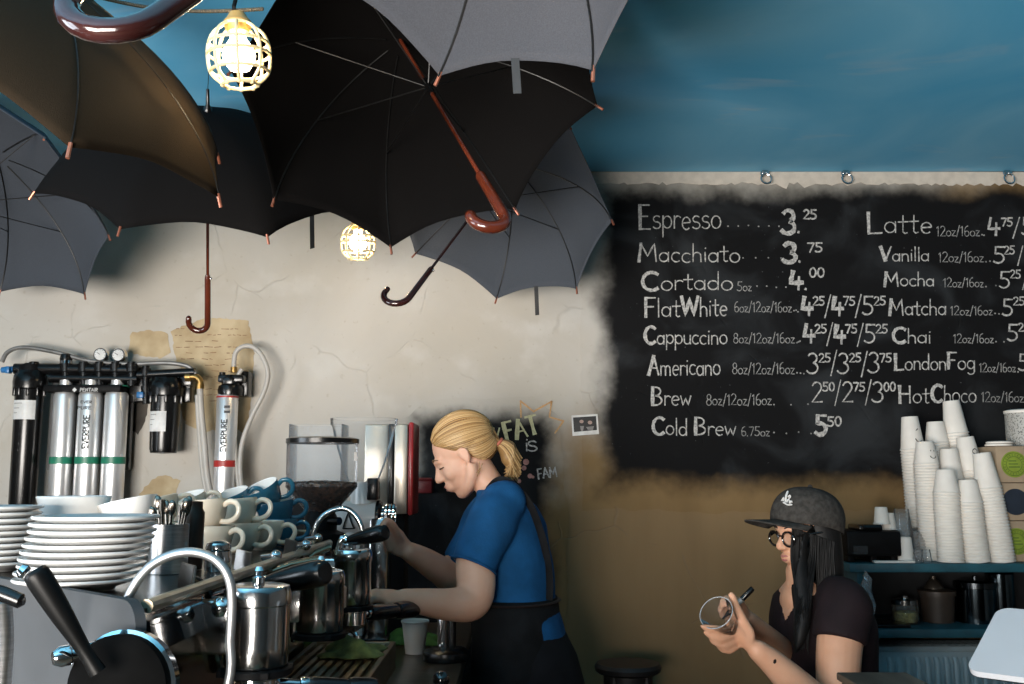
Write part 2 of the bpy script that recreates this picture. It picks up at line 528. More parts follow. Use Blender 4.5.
umbrella('pale grey umbrella closest to the camera, its big dark hook handle hanging in front', (-.033, 1.47, 2.568), (-.515, -.438, -.737), 3.213, .445, .445, .83, LGR, (-1, 0, .1), .060, hs=1.5, wood=DARKH, strap=(1, .065))
umbrella('blue-grey umbrella cut by the frame beside the wall, ribs showing inside', (-1.811, 3.376, 2.580), (-.249, -.528, -.812), 4.178, .524, .375, .88, GRY, (-1, 0, 0), .036)
# ---------------------------------------------------------------- caged work lamps
BULBS = []
CAGE = mat('yellow_cage_plastic', (.85, .68, .38), .35, 0, .08, 10)
BULBM = mat('glowing_bulb', (1, .95, .85), .3, 0, 0, 5, emit=((1, .86, .62), 26))


def caged_lamp(label, c, r, tilt, watt, cord_top):
    c = V(c)
    a = V((math.sin(tilt), -.12, math.cos(tilt))).normalized()     # towards the socket
    root = thing('caged_lamp', label, 'lamp', c + a * (r * 1.35), 'caged work lamps')
    u, w, a = basis(a)
    def rp(an, h, rr): return c + a * h + (u * math.cos(an) + w * math.sin(an)) * rr
    prof = [(.42, 1.05), (.78, .8), (.98, .35), (1.0, -.2), (.9, -.62), (.55, -.95)]
    cg = MB(); t = r * .055
    for k in range(8):
        an = k * PI / 4 + .2
        cg.tube([rp(an, h * r, q * r) for q, h in prof], t, 8, k=3)
    for q, h in ((.42, 1.05), (1.0, .05), (.93, -.52), (.55, -.95), (.95, .42)):
        cg.tube([rp(i * PI / 12, h * r, q * r) for i in range(25)], t * (1.15 if q < .6 else 1), 8)
    for k in range(8):
        cg.ball(rp(k * PI / 4 + .2, -.97 * r, .56 * r), t * 1.5, 8)
    cg.build('cage', CAGE, root)
    MB().lathe([(0, -.55 * r), (.3 * r, -.47 * r), (.5 * r, -.2 * r), (.54 * r, .02 * r), (.46 * r, .28 * r), (.27 * r, .55 * r), (.22 * r, .8 * r), (0, .82 * r)], c, a, 28).build('bulb', BULBM, root, smooth=180)
    so = MB().lathe([(0, .8 * r), (.34 * r, .8 * r), (.45 * r, 1.0 * r), (.45 * r, 1.15 * r), (.36 * r, 1.25 * r), (.24 * r, 1.45 * r), (0, 1.5 * r)], c, a, 24).build('socket', mat('yellow_socket', (.45, .27, .08), .4), root)
    MB().tube([rp(PI * .5, 1.05 * r, .5 * r), rp(PI * .5, 1.1 * r, .68 * r), rp(PI * .5, 1.3 * r, .68 * r), rp(PI * .5, 1.32 * r, .4 * r)], r * .06, 8).build('clamp', CAGE, root)
    p0 = c + a * (1.48 * r)
    MB().tube([p0, p0 + a * .03, V(cord_top) - V((0, 0, .05)), V(cord_top)], .004, 8, k=4).build('cord', BLACKM, root)
    BULBS.append((c + a * (-.02 * r), watt))
    return root


c1 = P(239, 56, 1.85); caged_lamp('big bright yellow caged bulb hanging nearest the camera', c1, .059, -.05, 20, (c1.x + .02, c1.y + .12, CZ))
c2 = P(358, 243, 3.35); caged_lamp('small white-glowing caged bulb near the plaster wall, below the big black umbrella', c2, .057, .0, 13, (c2.x, c2.y + .05, CZ))
# beaded cable slung along under the ceiling beside the lamp
mb = MB(); a = P(85, -6, 2.15); c = P(262, 9, 1.98)
for i in range(70):
    t = i / 69; p = a.lerp(c, t) - V((0, 0, .02 * math.sin(PI * t)))
    mb.ball(p, .0045, 8)
mb.tube([a - V((.5, 0, -.12)), a, a.lerp(c, .5) - V((0, 0, .02)), c], .003, 8, k=4)
tag(mb.build('cable', mat('dull_beaded_cable', (.10, .085, .06), .5, .3), loc=a), 'beaded cable slung under the ceiling past the big caged bulb', 'cable')
# ---------------------------------------------------------------- chalkboards and hand lettering
def arc(cx, cy, rx, ry, a0, a1, n=12):
    return [(cx + rx * math.cos(math.radians(a0 + (a1 - a0) * i / n)), cy + ry * math.sin(math.radians(a0 + (a1 - a0) * i / n))) for i in range(n + 1)]


X = .52   # x-height (cap height = 1)
GL = {  # glyph: (advance, strokes)
    'a': (.5, [arc(.22, .25, .19, .25, 40, 400), [(.41, X), (.41, .0)]]),
    'b': (.5, [[(.06, 1), (.06, 0)], arc(.25, .25, .19, .25, 150, -150)]),
    'c': (.44, [arc(.24, .26, .2, .26, 50, 310)]),
    'd': (.5, [arc(.22, .25, .19, .25, 40, 400), [(.41, 1), (.41, 0)]]),
    'e': (.46, [[(.05, .27), (.4, .30)] + arc(.23, .26, .18, .26, 15, 310)]),
    'f': (.34, [arc(.26, .8, .12, .18, 60, 180, 6) + [(.14, 0)], [(.02, .5), (.28, .5)]]),
    'g': (.5, [arc(.22, .27, .19, .25, 40, 400), [(.41, X), (.41, -.15)] + arc(.23, -.15, .18, .18, 0, -150, 8)]),
    'h': (.48, [[(.06, 1), (.06, 0)], [(.06, .3)] + arc(.22, .34, .16, .18, 160, 0, 8) + [(.39, 0)]]),
    'i': (.2, [[(.08, X), (.09, 0)], [(.09, .72), (.1, .76)]]),
    'k': (.42, [[(.06, 1), (.06, 0)], [(.36, X), (.07, .2), (.38, 0)]]),
    'l': (.2, [[(.08, 1), (.09, 0)]]),
    'm': (.72, [[(.05, X), (.06, 0)], [(.06, .3)] + arc(.2, .34, .13, .17, 160, 0, 6) + [(.33, 0)], [(.33, .3)] + arc(.47, .34, .13, .17, 160, 0, 6) + [(.61, 0)]]),
    'n': (.48, [[(.05, X), (.06, 0)], [(.06, .3)] + arc(.22, .34, .16, .18, 160, 0, 8) + [(.39, 0)]]),
    'o': (.5, [arc(.24, .26, .2, .26, 90, 450, 16)]),
    'p': (.5, [[(.06, X), (.06, -.36)], arc(.25, .26, .19, .25, 150, -150)]),
    'r': (.36, [[(.06, X), (.06, 0)], [(.06, .3)] + arc(.22, .34, .15, .17, 160, 40, 6)]),
    's': (.42, [arc(.21, .39, .15, .13, 40, 250, 8) + arc(.2, .13, .17, .14, 80, -150, 8)]),
    't': (.38, [[(.17, .85), (.17, .08), (.24, .0), (.32, .04)], [(.0, .55), (.34, .57)]]),
    'u': (.48, [[(.06, X), (.06, .2)] + arc(.23, .18, .17, .18, 180, 360, 8) + [(.4, X)], [(.4, .2), (.41, 0)]]),
    'w': (.6, [[(.03, X), (.15, 0), (.28, .4), (.41, 0), (.54, X)]]),
    'z': (.42, [[(.04, X), (.36, X), (.04, 0), (.38, 0)]]),
    'E': (.62, [[(.08, 1), (.1, 0)], [(.06, 1), (.5, 1)], [(.08, .53), (.42, .53)], [(.1, 0), (.54, 0)]]),
    'M': (.86, [[(.12, 1), (.04, 0)], [(.12, 1), (.4, .3), (.68, 1), (.76, 0)]]),
    'C': (.72, [arc(.4, .5, .34, .5, 50, 310, 16)]),
    'F': (.56, [[(.08, 1), (.08, 0)], [(.06, 1), (.5, 1)], [(.08, .53), (.42, .53)]]),
    'W': (.98, [[(.03, 1), (.24, 0), (.46, .9), (.68, 0), (.9, 1)]]),
    'A': (.72, [[(.34, 1), (.04, 0)], [(.34, 1), (.64, 0)], [(.14, .36), (.54, .36)]]),
    'B': (.64, [[(.08, 1), (.08, 0)], [(.08, 1)] + arc(.22, .76, .26, .24, 90, -90, 8) + arc(.22, .26, .32, .26, 90, -90, 8) + [(.08, 0)]]),
    'V': (.66, [[(.03, 1), (.3, 0)], [(.3, 0), (.6, 1)]]),
    'L': (.62, [[(.08, 1), (.1, 0)], [(.1, 0), (.56, .03)]]),
    'H': (.72, [[(.08, 1), (.1, 0)], [(.1, .52), (.58, .54)], [(.58, 1), (.6, 0)]]),
    'T': (.62, [[(.3, 1), (.32, 0)], [(.02, 1), (.6, 1)]]),
    'S': (.56, [arc(.28, .75, .21, .24, 30, 250, 9) + arc(.26, .25, .24, .26, 80, -150, 9)]),
    'P': (.58, [[(.08, 1), (.08, 0)], [(.08, 1)] + arc(.22, .74, .28, .26, 90, -90, 8) + [(.08, .48)]]),
    'N': (.7, [[(.08, 0), (.08, 1), (.56, 0), (.56, 1)]]),
    'I': (.22, [[(.1, 1), (.1, 0)]]),
    'R': (.62, [[(.08, 1), (.08, 0)], [(.08, 1)] + arc(.22, .74, .28, .26, 90, -90, 8) + [(.08, .48), (.52, 0)]]),
    'U': (.68, [[(.08, 1), (.08, .3)] + arc(.32, .3, .24, .3, 180, 360, 8) + [(.56, 1)]]),
    '0': (.56, [arc(.27, .5, .21, .5, 90, 450, 18)]),
    '1': (.34, [[(.06, .78), (.2, 1), (.2, 0)]]),
    '2': (.56, [arc(.26, .74, .2, .26, 160, -40, 9) + [(.05, 0), (.5, .02)]]),
    '3': (.56, [arc(.24, .76, .2, .24, 150, -80, 9) + arc(.22, .26, .26, .27, 80, -150, 10)]),
    '4': (.6, [[(.16, 1), (.06, .36), (.54, .38)], [(.4, .7), (.38, -.02)]]),
    '5': (.56, [[(.12, 1), (.1, .56)] + arc(.22, .3, .25, .3, 110, -140, 10), [(.1, 1), (.48, 1)]]),
    '6': (.54, [arc(.42, .6, .34, .44, 100, 180, 5) + arc(.27, .27, .19, .27, 180, 520, 14)]),
    '7': (.54, [[(.04, .98), (.48, 1), (.2, 0)]]),
    '8': (.54, [arc(.26, .75, .17, .24, -90, 270, 12), arc(.26, .25, .21, .26, 90, 450, 12)]),
    '/': (.36, [[(.3, 1.06), (.04, -.1)]]),
    '.': (.2, [[(.06, .0), (.07, .05)]]),
    ',': (.2, [[(.08, .05), (.04, -.12)]]),
    ' ': (.34, []),
}


def ribbon(mb, pts, w, T, rnd):
    """a flat chalk stroke of width w; T maps (x, z) to the board"""
    n = len(pts); vs = []; fs = []
    for i, p in enumerate(pts):
        a = pts[max(0, i - 1)]; b = pts[min(n - 1, i + 1)]
        dx, dz = b[0] - a[0], b[1] - a[1]; l = math.hypot(dx, dz) or 1
        q = w * rnd.uniform(.75, 1.2) * .5
        nx, nz = -dz / l * q, dx / l * q
        ex = w * .3 * (dx / l) * (-1 if i == 0 else (1 if i == n - 1 else 0)); ez = w * .3 * (dz / l) * (-1 if i == 0 else (1 if i == n - 1 else 0))
        vs += [T(p[0] + nx + ex, p[1] + nz + ez), T(p[0] - nx + ex, p[1] - nz + ez)]
    for i in range(n - 1):
        fs.append((2 * i, 2 * i + 1, 2 * i + 3, 2 * i + 2))
    mb.add(vs, fs)


def dense(pts, m=4):
    out = []
    for a, b in zip(pts, pts[1:]):
        for i in range(m): out.append((a[0] + (b[0] - a[0]) * i / m, a[1] + (b[1] - a[1]) * i / m))
    return out + [pts[-1]]


def write(mb, text, px0, px1, py_base, cap_px, y, w_px, rnd, bold_first=False, bold_all=False, rot=0.0):
    """hand-letter `text` between two pixel columns of the photograph, standing on the plane at depth y"""
    adv = sum(GL[c][0] for c in text) or 1
    s = (px1 - px0) / adv; cx = px0; up = cap_px
    def mk(x_, z_):
        q = math.radians(rot); xx = x_ - px0; zz = z_
        return P(px0 + xx * math.cos(q) - zz * math.sin(q), py_base - (xx * math.sin(q) + zz * math.cos(q)), y)
    layer = [0]
    for ci, ch in enumerate(text):
        a, strokes = GL[ch]
        jz = rnd.uniform(-.03, .03) * up
        bold = bold_all or (bold_first and (ci == 0 or (ch.isupper() and text[ci - 1] in ' atdn')))
        for si, st in enumerate(strokes):
            pts = [(cx + x * s, jz + z * up) for x, z in dense(st, 3 if len(st) < 6 else 1)]
            w = w_px * (2.6 if bold and si == 0 and ch not in '/.' else (1.3 if bold else 1))
            k = layer[0] % 5; layer[0] += 1
            ribbon(mb, pts, w, lambda a_, b_: mk(a_, b_) + V((0, -.0001 * k, 0)), rnd)
        cx += a * s
    return cx


CHALK = mat('chalk', (.60, .58, .55), .9, 0, 0, 120, col2=(.24, .235, .23))
CHALKD = mat('thin_chalk', (.40, .39, .375), .9, 0, 0, 120, col2=(.15, .15, .15))


def rough_panel(x0, x1, z0, z1, y, jag, seed, step=.03, t=.002, cut=None):
    rnd = random.Random(seed); pts = []
    def edge(a, b):
        n = max(2, int((V(b) - V(a)).length / step)); w = 0
        for i in range(n):
            w = w * .7 + rnd.uniform(-jag, jag) * .6
            q = V(a).lerp(V(b), i / n); d = (V(b) - V(a)).normalized()
            pts.append((q.x - d.y * w, y, q.y + d.x * w))
    cs = cut if cut else [(x0, z0), (x1, z0), (x1, z1), (x0, z1)]
    for i in range(len(cs)): edge((*cs[i], 0)[:2] + (0,), (*cs[(i + 1) % len(cs)], 0)[:2] + (0,))
    return MB().prism(pts, (0, t, 0))


# --- the big menu board: rough-edged black paint on the plaster
bl = P(600, 490, WY); tr = P(1100, 196, WY)
BX0, BZ0, BZ1 = P(603, 340, WY).x, P(700, 486, WY).z, P(700, 189, WY).z
board = thing('menu_chalkboard', 'large black chalkboard painted on the wall with the hand-lettered drinks menu', 'chalkboard', (1.6, WY - .003, BZ0))
rough_panel(BX0 - .09, 3.35, BZ0 - .10, BZ1 + .045, WY - .0035, .012, 5, t=.003).build('board', plaster('menu_board_paint', (BX0, 3.5, BZ0, BZ1, .06)), board)
rd = random.Random(11)
YB = WY - .0045
ROWS = [
    # (word pieces: text, x0, x1, baseline, cap height, bold first)   size note   price
    ([('Espresso', 638, 722, 229, 24, True)], None, '3.', 782, 802, 233, 23, '25', 803, 817, 219, 9, (728, 779, 226)),
    ([('Macchiato', 638, 741, 262, 18, True)], None, '3.', 783, 803, 262, 19, '75', 807, 823, 252, 9, (743, 781, 258)),
    ([('Cortado', 641, 734, 290, 18, True)], ('5oz', 737, 752, 291, 9), '4.', 789, 809, 290, 18, '00', 809, 825, 277, 9, (757, 786, 287)),
    ([('Flat', 644, 681, 317, 19, True), ('White', 681, 728, 316, 19, True)], ('6oz/12oz/16oz', 734, 792, 312, 10), None),
    ([('Cappuccino', 644, 728, 344, 17, True)], ('8oz/12oz/16oz', 733, 795, 343, 10), None),
    ([('Americano', 648, 721, 375, 19, True)], ('8oz/12oz/16oz', 732, 795, 374, 11), None),
    ([('Brew', 651, 692, 405, 18, True)], ('8oz/12oz/16oz', 706, 772, 405, 11), None),
    ([('Cold', 652, 688, 435, 17, True), ('Brew', 694, 737, 435, 17, True)], ('6.75oz', 741, 770, 436, 9), '5', 815, 828, 435, 19, '50', 827, 842, 426, 9, (774, 811, 433)),
]


def dots(mb, x0, x1, y, n):
    for i in range(n):
        p = P(x0 + (x1 - x0) * i / (n - 1), y + rd.uniform(-1, 1), YB); mb.lathe([(0, 0), (.0035, 0), (.0035, -.0003), (0, -.0003)], p, (0, 1, 0), 8)


def price(mb, segs, y):
    for s, a, b, base, cap, w in segs: write(mb, s, a, b, base, cap, y, w, rd)


TRI = {3: [('4', 801, '25', '4', '75', '5', '25', 315, 18)], 4: [('4', 803, '25', '4', '75', '5', '25', 343, 18)], 5: [('3', 807, '25', '3', '25', '3', '75', 373, 20)], 6: [('2', 811, '50', '2', '75', '3', '00', 402, 20)]}
for i, row in enumerate(ROWS):
    mb = MB(); th = MB(); wd_ = MB()
    for (t, a, b, base, cap, bold) in row[0]: write(wd_, t, a, b, base, cap, YB, 1.25, rd, bold_first=bold)
    if row[1]: t, a, b, base, cap = row[1]; write(th, t, a, b, base, cap, YB, .85, rd)
    if row[2]:
        _, _, p, a, b, base, cap, s, sa, sb, sbase, scap, d = row
        write(mb, p, a, b, base, cap, YB, 1.7, rd, bold_all=True); write(mb, s, sa, sb, sbase, scap, YB, 1.7, rd)
        dots(th, d[0], d[1], d[2], 4 if d[1] - d[0] < 45 else 6)
    if i in TRI:
        p1, x, s1, p2, s2, p3, s3, base, cap = TRI[i][0]
        for q, (p, s) in enumerate(((p1, s1), (p2, s2), (p3, s3))):
            o = x + q * 30.5
            write(mb, p, o, o + 12.5, base, cap, YB, 1.7, rd, bold_all=p in '4'); write(mb, s, o + 11.5, o + 24, base - cap * .55, 8.5, YB, 1.5, rd)
            if q < 2: write(mb, '/', o + 23, o + 31, base + 1, cap + 2, YB, 1.2, rd)
        dots(th, row[1][2] + 2, x - 3, row[1][3] - 1, 3)
    wd_.build('drink_name', CHALK, board)
    if mb.v: mb.build('price', CHALK, board)
    th.build('size_note', CHALKD, board)
R2 = [
    ([('Latte', 866, 933, 233, 21)], ('12oz/16oz', 936, 980, 236, 10), [('4', 987, 1001, 235, 17, 2.6), ('75', 1001, 1013, 226, 8, 1.5), ('/', 1012, 1021, 236, 18, 1.2), ('5', 1021, 1035, 235, 17, 1.7)]),
    ([('Vanilla', 880, 930, 261, 14)], ('12oz/16oz', 938, 984, 262, 10), [('5', 993, 1006, 263, 16, 1.7), ('25', 1004, 1015, 254, 8, 1.4), ('/', 1017, 1024, 264, 17, 1.2), ('5', 1025, 1038, 263, 16, 1.7)]),
    ([('Mocha', 884, 935, 286, 14)], ('12oz/16oz', 943, 984, 287, 9), [('5', 999, 1011, 288, 16, 1.7), ('25', 1010, 1021, 278, 8, 1.4), ('/', 1022, 1029, 288, 17, 1.2)]),
    ([('Matcha', 889, 947, 315, 16)], ('12oz/16oz', 950, 993, 315, 9), [('5', 1002, 1014, 315, 16, 1.7), ('25', 1013, 1025, 305, 8, 1.4), ('/', 1026, 1033, 315, 17, 1.2)]),
    ([('Chai', 892, 932, 343, 15)], ('12oz/16oz', 953, 994, 343, 9), [('5', 1007, 1019, 341, 16, 1.7), ('25', 1018, 1030, 331, 8, 1.4)]),
    ([('London', 894, 947, 370, 16), ('Fog', 947, 976, 369, 16)], ('12oz/16oz', 979, 1016, 372, 9), [('5', 1018, 1030, 370, 16, 1.7), ('25', 1029, 1041, 360, 8, 1.4)]),
    ([('Hot', 898, 930, 403, 17), ('Choco', 931, 977, 402, 17)], ('12oz/16oz', 981, 1024, 402, 10), [('5', 1030, 1042, 400, 16, 1.7)]),
]
for words, note, pr in R2:
    mb = MB(); th = MB(); wd_ = MB()
    for (t, a, b, base, cap) in words: write(wd_, t, a, b, base, cap, YB, 1.25, rd, bold_first=True)
    for (s, a, b, base, cap, w) in pr: write(mb, s, a, b, base, cap, YB, w, rd)
    t, a, b, base, cap = note; write(th, t, a, b, base, cap, YB, .85, rd)
    dots(th, b + 2, pr[0][1] - 3, base - 1, 2)
    wd_.build('drink_name', CHALK, board)
    if mb.v: mb.build('price', CHALK, board)
    th.build('size_note', CHALKD, board)

# --- the small black patch behind the barista with the crown
sx0, sx1, sz1 = P(418, 420, WY).x, P(548, 420, WY).x, P(500, 415, WY).z
sb = thing('slogan_chalkboard', 'small black painted patch with chalk crown and slogan behind the blonde barista', 'chalkboard', ((sx0 + sx1) / 2, WY - .003, .45))
rough_panel(-1.0, sx1 + .05, .45, sz1 + .05, WY - .0035, .012, 8, t=.003, cut=[(-1.0, .5), (sx1 + .07, .5), (sx1 + .07, 1.4), (sx1 + .05, sz1 - .02), (sx1 - .06, sz1 + .07), (sx0 + .02, sz1 + .05), (sx0 - .07, sz1 - .02), (sx0 - .10, 1.46), (-1.0, 1.44)]).build('board', plaster('slogan_board_paint', (sx0 - .02, sx1, .3, sz1, .05, .55, 1.30, 1.42)), sb)
YC = WY - .0045
CY = mat('yellow_chalk', (.52, .50, .30), .9, 0, 0, 120, col2=(.40, .38, .22)); CO = mat('orange_chalk', (.60, .36, .17), .9, 0, 0, 120, col2=(.45, .26, .11)); CPK = mat('pink_chalk', (.45, .22, .19), .9, 0, 0, 40, col2=(.2, .1, .09))
mb = MB(); write(mb, 'FAT', 506, 541, 441, 18, YC, 1.5, rd, bold_all=True, rot=14); write(mb, 'V', 493, 500, 441, 13, YC, 2, rd); mb.build('slogan_word', CY, sb)
mb = MB(); write(mb, 'i', 525, 529, 451, 15, YC, 1.5, rd); write(mb, 'S', 527, 538, 451, 10, YC, 1.5, rd); mb.build('slogan_word', CHALK, sb); mb = MB(); write(mb, 'FAM', 538, 558, 479, 10, YC, 1.5, rd, rot=8); mb.build('slogan_word', CHALK, sb)
mb = MB()
for a, b in (((521, 417), (520.5, 401)), ((520.5, 401), (533.5, 411.5)), ((533.5, 411.5), (551.5, 401.5)), ((551.5, 401.5), (549.5, 417)), ((549.5, 417), (563.5, 421)), ((563.5, 421), (555, 433))):
    ribbon(mb, dense([a, b], 6), 1.7, lambda x, z: P(x, z, YC), rd)
mb.build('crown_drawing', CO, sb)
mb = MB()
for cx_, cy_, r in ((526, 462, .012), (524, 468, .010), (530, 476, .010), (519, 481, .009), (533, 477, .006)):
    p = P(cx_, cy_, YC); mb.lathe([(0, 0), (r * rd.uniform(.6, 1.1), 0), (r, -.0003), (0, -.0004)], p, (0, 1, 0), 9)
mb.build('chalk_smudge', CPK, sb)

# --- instant photo on the wall
c = P(585.5, 425, WY - .007)
pol = thing('instant_photo', 'white-framed instant photo of two people stuck between the two chalkboards', 'photo', c)
def pq(px, py, y): return P(px, py, y)
MB().prism([pq(571.5, 415.5, WY - .007), pq(597.5, 414, WY - .007), pq(599, 434, WY - .007), pq(572.5, 436, WY - .007)], (0, .004, 0)).build('paper_frame', mat('photo_paper', (.75, .73, .70), .4), pol)
im = MB().prism([pq(573, 417.5, WY - .0076), pq(596, 416, WY - .0076), pq(597, 430, WY - .0076), pq(574, 432, WY - .0076)], (0, .0005, 0)).build('picture', mat('dark_photo_print', (.02, .017, .016), .3, col2=(.008, .007, .007)), pol)
mb = MB()
for x, y, rx, rz in ((581.5, 421.5, .007, .011), (590, 422.5, .0075, .009)):
    p = P(x, y, WY - .0080); mb.lathe([(0, 0), (rx, 0), (rx, -.0002), (0, -.0003)], p, (0, 1, 0), 14, sx=1.2)
mb.build('faces', mat('photo_skin', (.45, .30, .25), .4), im)
mb = MB()
for pts in (((580, 426), (584, 426), (583, 431), (581, 431)), ((586, 427), (594, 426), (593, 430), (588, 430))):
    mb.prism([P(x, y, WY - .0080) for x, y in pts], (0, .0002, 0))
mb.build('clothes', mat('photo_shirt', (.22, .20, .19), .4), im)

# --- three ring clips on the strip
for i, (px, lab) in enumerate(((766, 'metal ring clip on the torn strip above the word Espresso prices'), (847, 'metal ring clip on the torn strip between the two menu columns'), (1009, 'metal ring clip on the torn strip nearest the picture edge, above the Latte price'))):
    c = P(px, 176, WY - .03)
    t = thing('ring_clip', lab, 'ring clip', c + V((0, .024, 0)), 'ring clips over the menu board')
    MB().box(c + V((-.013, .008, .012)), c + V((.013, .024, .028)), .003).build('clamp_plate', STEEL, t)
    MB().tube([c + V((.021 * math.sin(a), -.002 + .006 * math.cos(a), -.012 + .022 * math.cos(a))) for a in [2 * PI * k / 28 for k in range(29)]], .0035, 8).build('ring', CHROME, t)
    mb = MB()
    mb.tube([c + V((-.016, .01, .022)), c + V((-.02, 0, .006)), c + V((-.012, 0, -.002))], .003, 8, k=4); mb.cyl(c + V((.006, -.006, .014)), c + V((.006, .02, .014)), .006); mb.build('screw', CHROME, t)

# --- remains of old posters
def torn(name, label, pts, seed, y=WY - .002):
    rnd = random.Random(seed); q = []
    for a, b in zip(pts, pts[1:] + pts[:1]):
        n = max(2, int(math.hypot(b[0] - a[0], b[1] - a[1]) / 3))
        for i in range(n):
            q.append(P(a[0] + (b[0] - a[0]) * i / n + rnd.uniform(-1, 1), a[1] + (b[1] - a[1]) * i / n + rnd.uniform(-1, 1), y))
    o = MB().prism(q, (0, .0008, 0)).build(name, OLDP, loc=q[0]); return tag(o, label, 'torn paper', 'torn poster remains')


OLDP = mat('yellowed_torn_paper', (.52, .42, .27), .85, 0, .1, 7, col2=(.33, .24, .13), bump=.3)
OLDL = mat('faded_print', (.26, .16, .09), .9, 0, .2, 60)
to = torn('torn_poster', 'yellowed torn poster with faded print under the straight umbrella hook', [(171, 331), (205, 318), (248, 320), (254, 350), (251, 400), (247, 436), (239, 430), (228, 428), (204, 432), (186, 424), (180, 408), (188, 378), (176, 362)], 1)
mb = MB(); rnd = random.Random(4)
for r in range(13):
    y = 329 + r * 6; x = 176 + rnd.uniform(-2, 8) if r < 6 else 200 + rnd.uniform(0, 6)
    while x < 246:
        w = rnd.uniform(2, 8)
        if rnd.random() < .7: ribbon(mb, dense([(x, y + rnd.uniform(-.5, .5)), (min(247, x + w), y + rnd.uniform(-.5, .5))], 3), .8, lambda a, b: P(a, b, WY - .0024), rnd)
        x += w + 2
mb.build('faded_lettering', OLDL, to)
torn('torn_poster', 'pale torn paper scrap beside the gauges of the water filters', [(130, 333), (150, 330), (168, 333), (170, 352), (160, 358), (146, 356), (128, 352)], 2)
torn('torn_poster', 'dark torn scrap on the wall under the valve of the water filters', [(126, 404), (148, 402), (146, 418), (138, 434), (128, 430)], 3).data.materials[0] = mat('dark_torn_paper', (.07, .06, .05), .9)
torn('torn_poster', 'cream torn scrap of paper just above the cups on the machine', [(138, 494), (152, 480), (162, 475), (180, 480), (176, 492), (160, 500)], 5)
# ---------------------------------------------------------------- water filters on the wall
YF = 3.88
def px_cyl(mb, x0, y0, x1, y1, r, prof=None):
    """upright cylinder between two pixel points at depth YF"""
    a = P(x0, y0, YF); b = P(x1, y1, YF)
    return mb.cyl(a, b, r)


S = YF / F    # metres per pixel there
SILV = mat('silver_cartridge', (.86, .86, .86), .34, .75, .03, 4)
GREEN = mat('green_band', (.02, .20, .12), .4); REDB = mat('red_band', (.45, .03, .025), .4)
HOSE = mat('grey_hose', (.42, .40, .37), .45, 0, .05, 10)
LBL = mat('white_label', (.62, .62, .61), .5)
INK = mat('label_ink', (.03, .03, .03), .6)
flt = thing('water_filter_system', 'wall-mounted water filter rack with three silver cartridges, two gauges and black housings', 'water filter', P(90, 510, YF))


def lettering(mb, text, org, right, up, h, w, stroke, rnd=random.Random(2)):
    """plain printed capitals standing on a surface: org, unit vectors right and up"""
    right = V(right).normalized(); up = V(up).normalized(); nrm = right.cross(up)
    x = 0; k = w / sum(GL[c][0] for c in text)
    for i, ch in enumerate(text):
        for st in GL[ch][1]:
            ribbon(mb, [(x + a * k, b * h) for a, b in dense(st, 2)], stroke, lambda a, b: V(org) + right * a + up * b + nrm * (.0001 * (i % 3)), rnd)
        x += GL[ch][0] * k


def paper_label(parent, x0, y0, x1, y1, c, r, lines=3):
    """a label wrapped round the front of a cylinder with axis through c (x, y)"""
    a0 = math.asin(max(-1, min(1, (x0 - c[0]) / r))); a1 = math.asin(max(-1, min(1, (x1 - c[0]) / r)))
    vs = []; fs = []; N = 10
    for i in range(N + 1):
        an = a0 + (a1 - a0) * i / N; x = c[0] + (r + .0012) * math.sin(an); y = c[1] - (r + .0012) * math.cos(an)
        vs += [(x, y, y0), (x, y, y1)]
    for i in range(N): fs.append((2 * i, 2 * i + 2, 2 * i + 3, 2 * i + 1))
    l = MB().add(vs, fs).build('label', LBL, parent)
    mb = MB(); rnd = random.Random(9)
    for k in range(lines):
        z = y1 - (y1 - y0) * (k + .7) / (lines + 1); q = []
        m = int(N * rnd.uniform(.4, .85))
        for i in range(1, m):
            an = a0 + (a1 - a0) * i / N; q.append((c[0] + (r + .0016) * math.sin(an), c[1] - (r + .0016) * math.cos(an), z))
        if len(q) > 1:
            mb.add([V(p) for p in q] + [V(p) + V((0, 0, .0018)) for p in q], [(i, i + 1, len(q) + i + 1, len(q) + i) for i in range(len(q) - 1)])
    mb.build('label_print', INK, l)


def housing(x, yt, yb, r, parent, name='filter_housing'):
    t = P(x, yt, YF); b = P(x, yb, YF); mb = MB(); L = t.z - b.z
    mb.lathe([(0, 0), (r * .86, .004), (r * .93, .02), (r, L - .075), (r * 1.16, L - .07), (r * 1.2, L - .045), (r * 1.14, L - .02), (r * 1.02, L - .012), (r * .95, L), (0, L)], (t.x, YF, b.z), (0, 0, 1), 36)
    for k in range(10):
        a = 2 * PI * k / 10; q = V((t.x + r * 1.05 * math.cos(a), YF + r * 1.05 * math.sin(a), t.z - .10)); mb.box(q + V((-.005, -.005, 0)), q + V((.005, .005, .05)), .002)
    o = mb.build(name, BLACKP, parent); return o, (t.x, YF), r


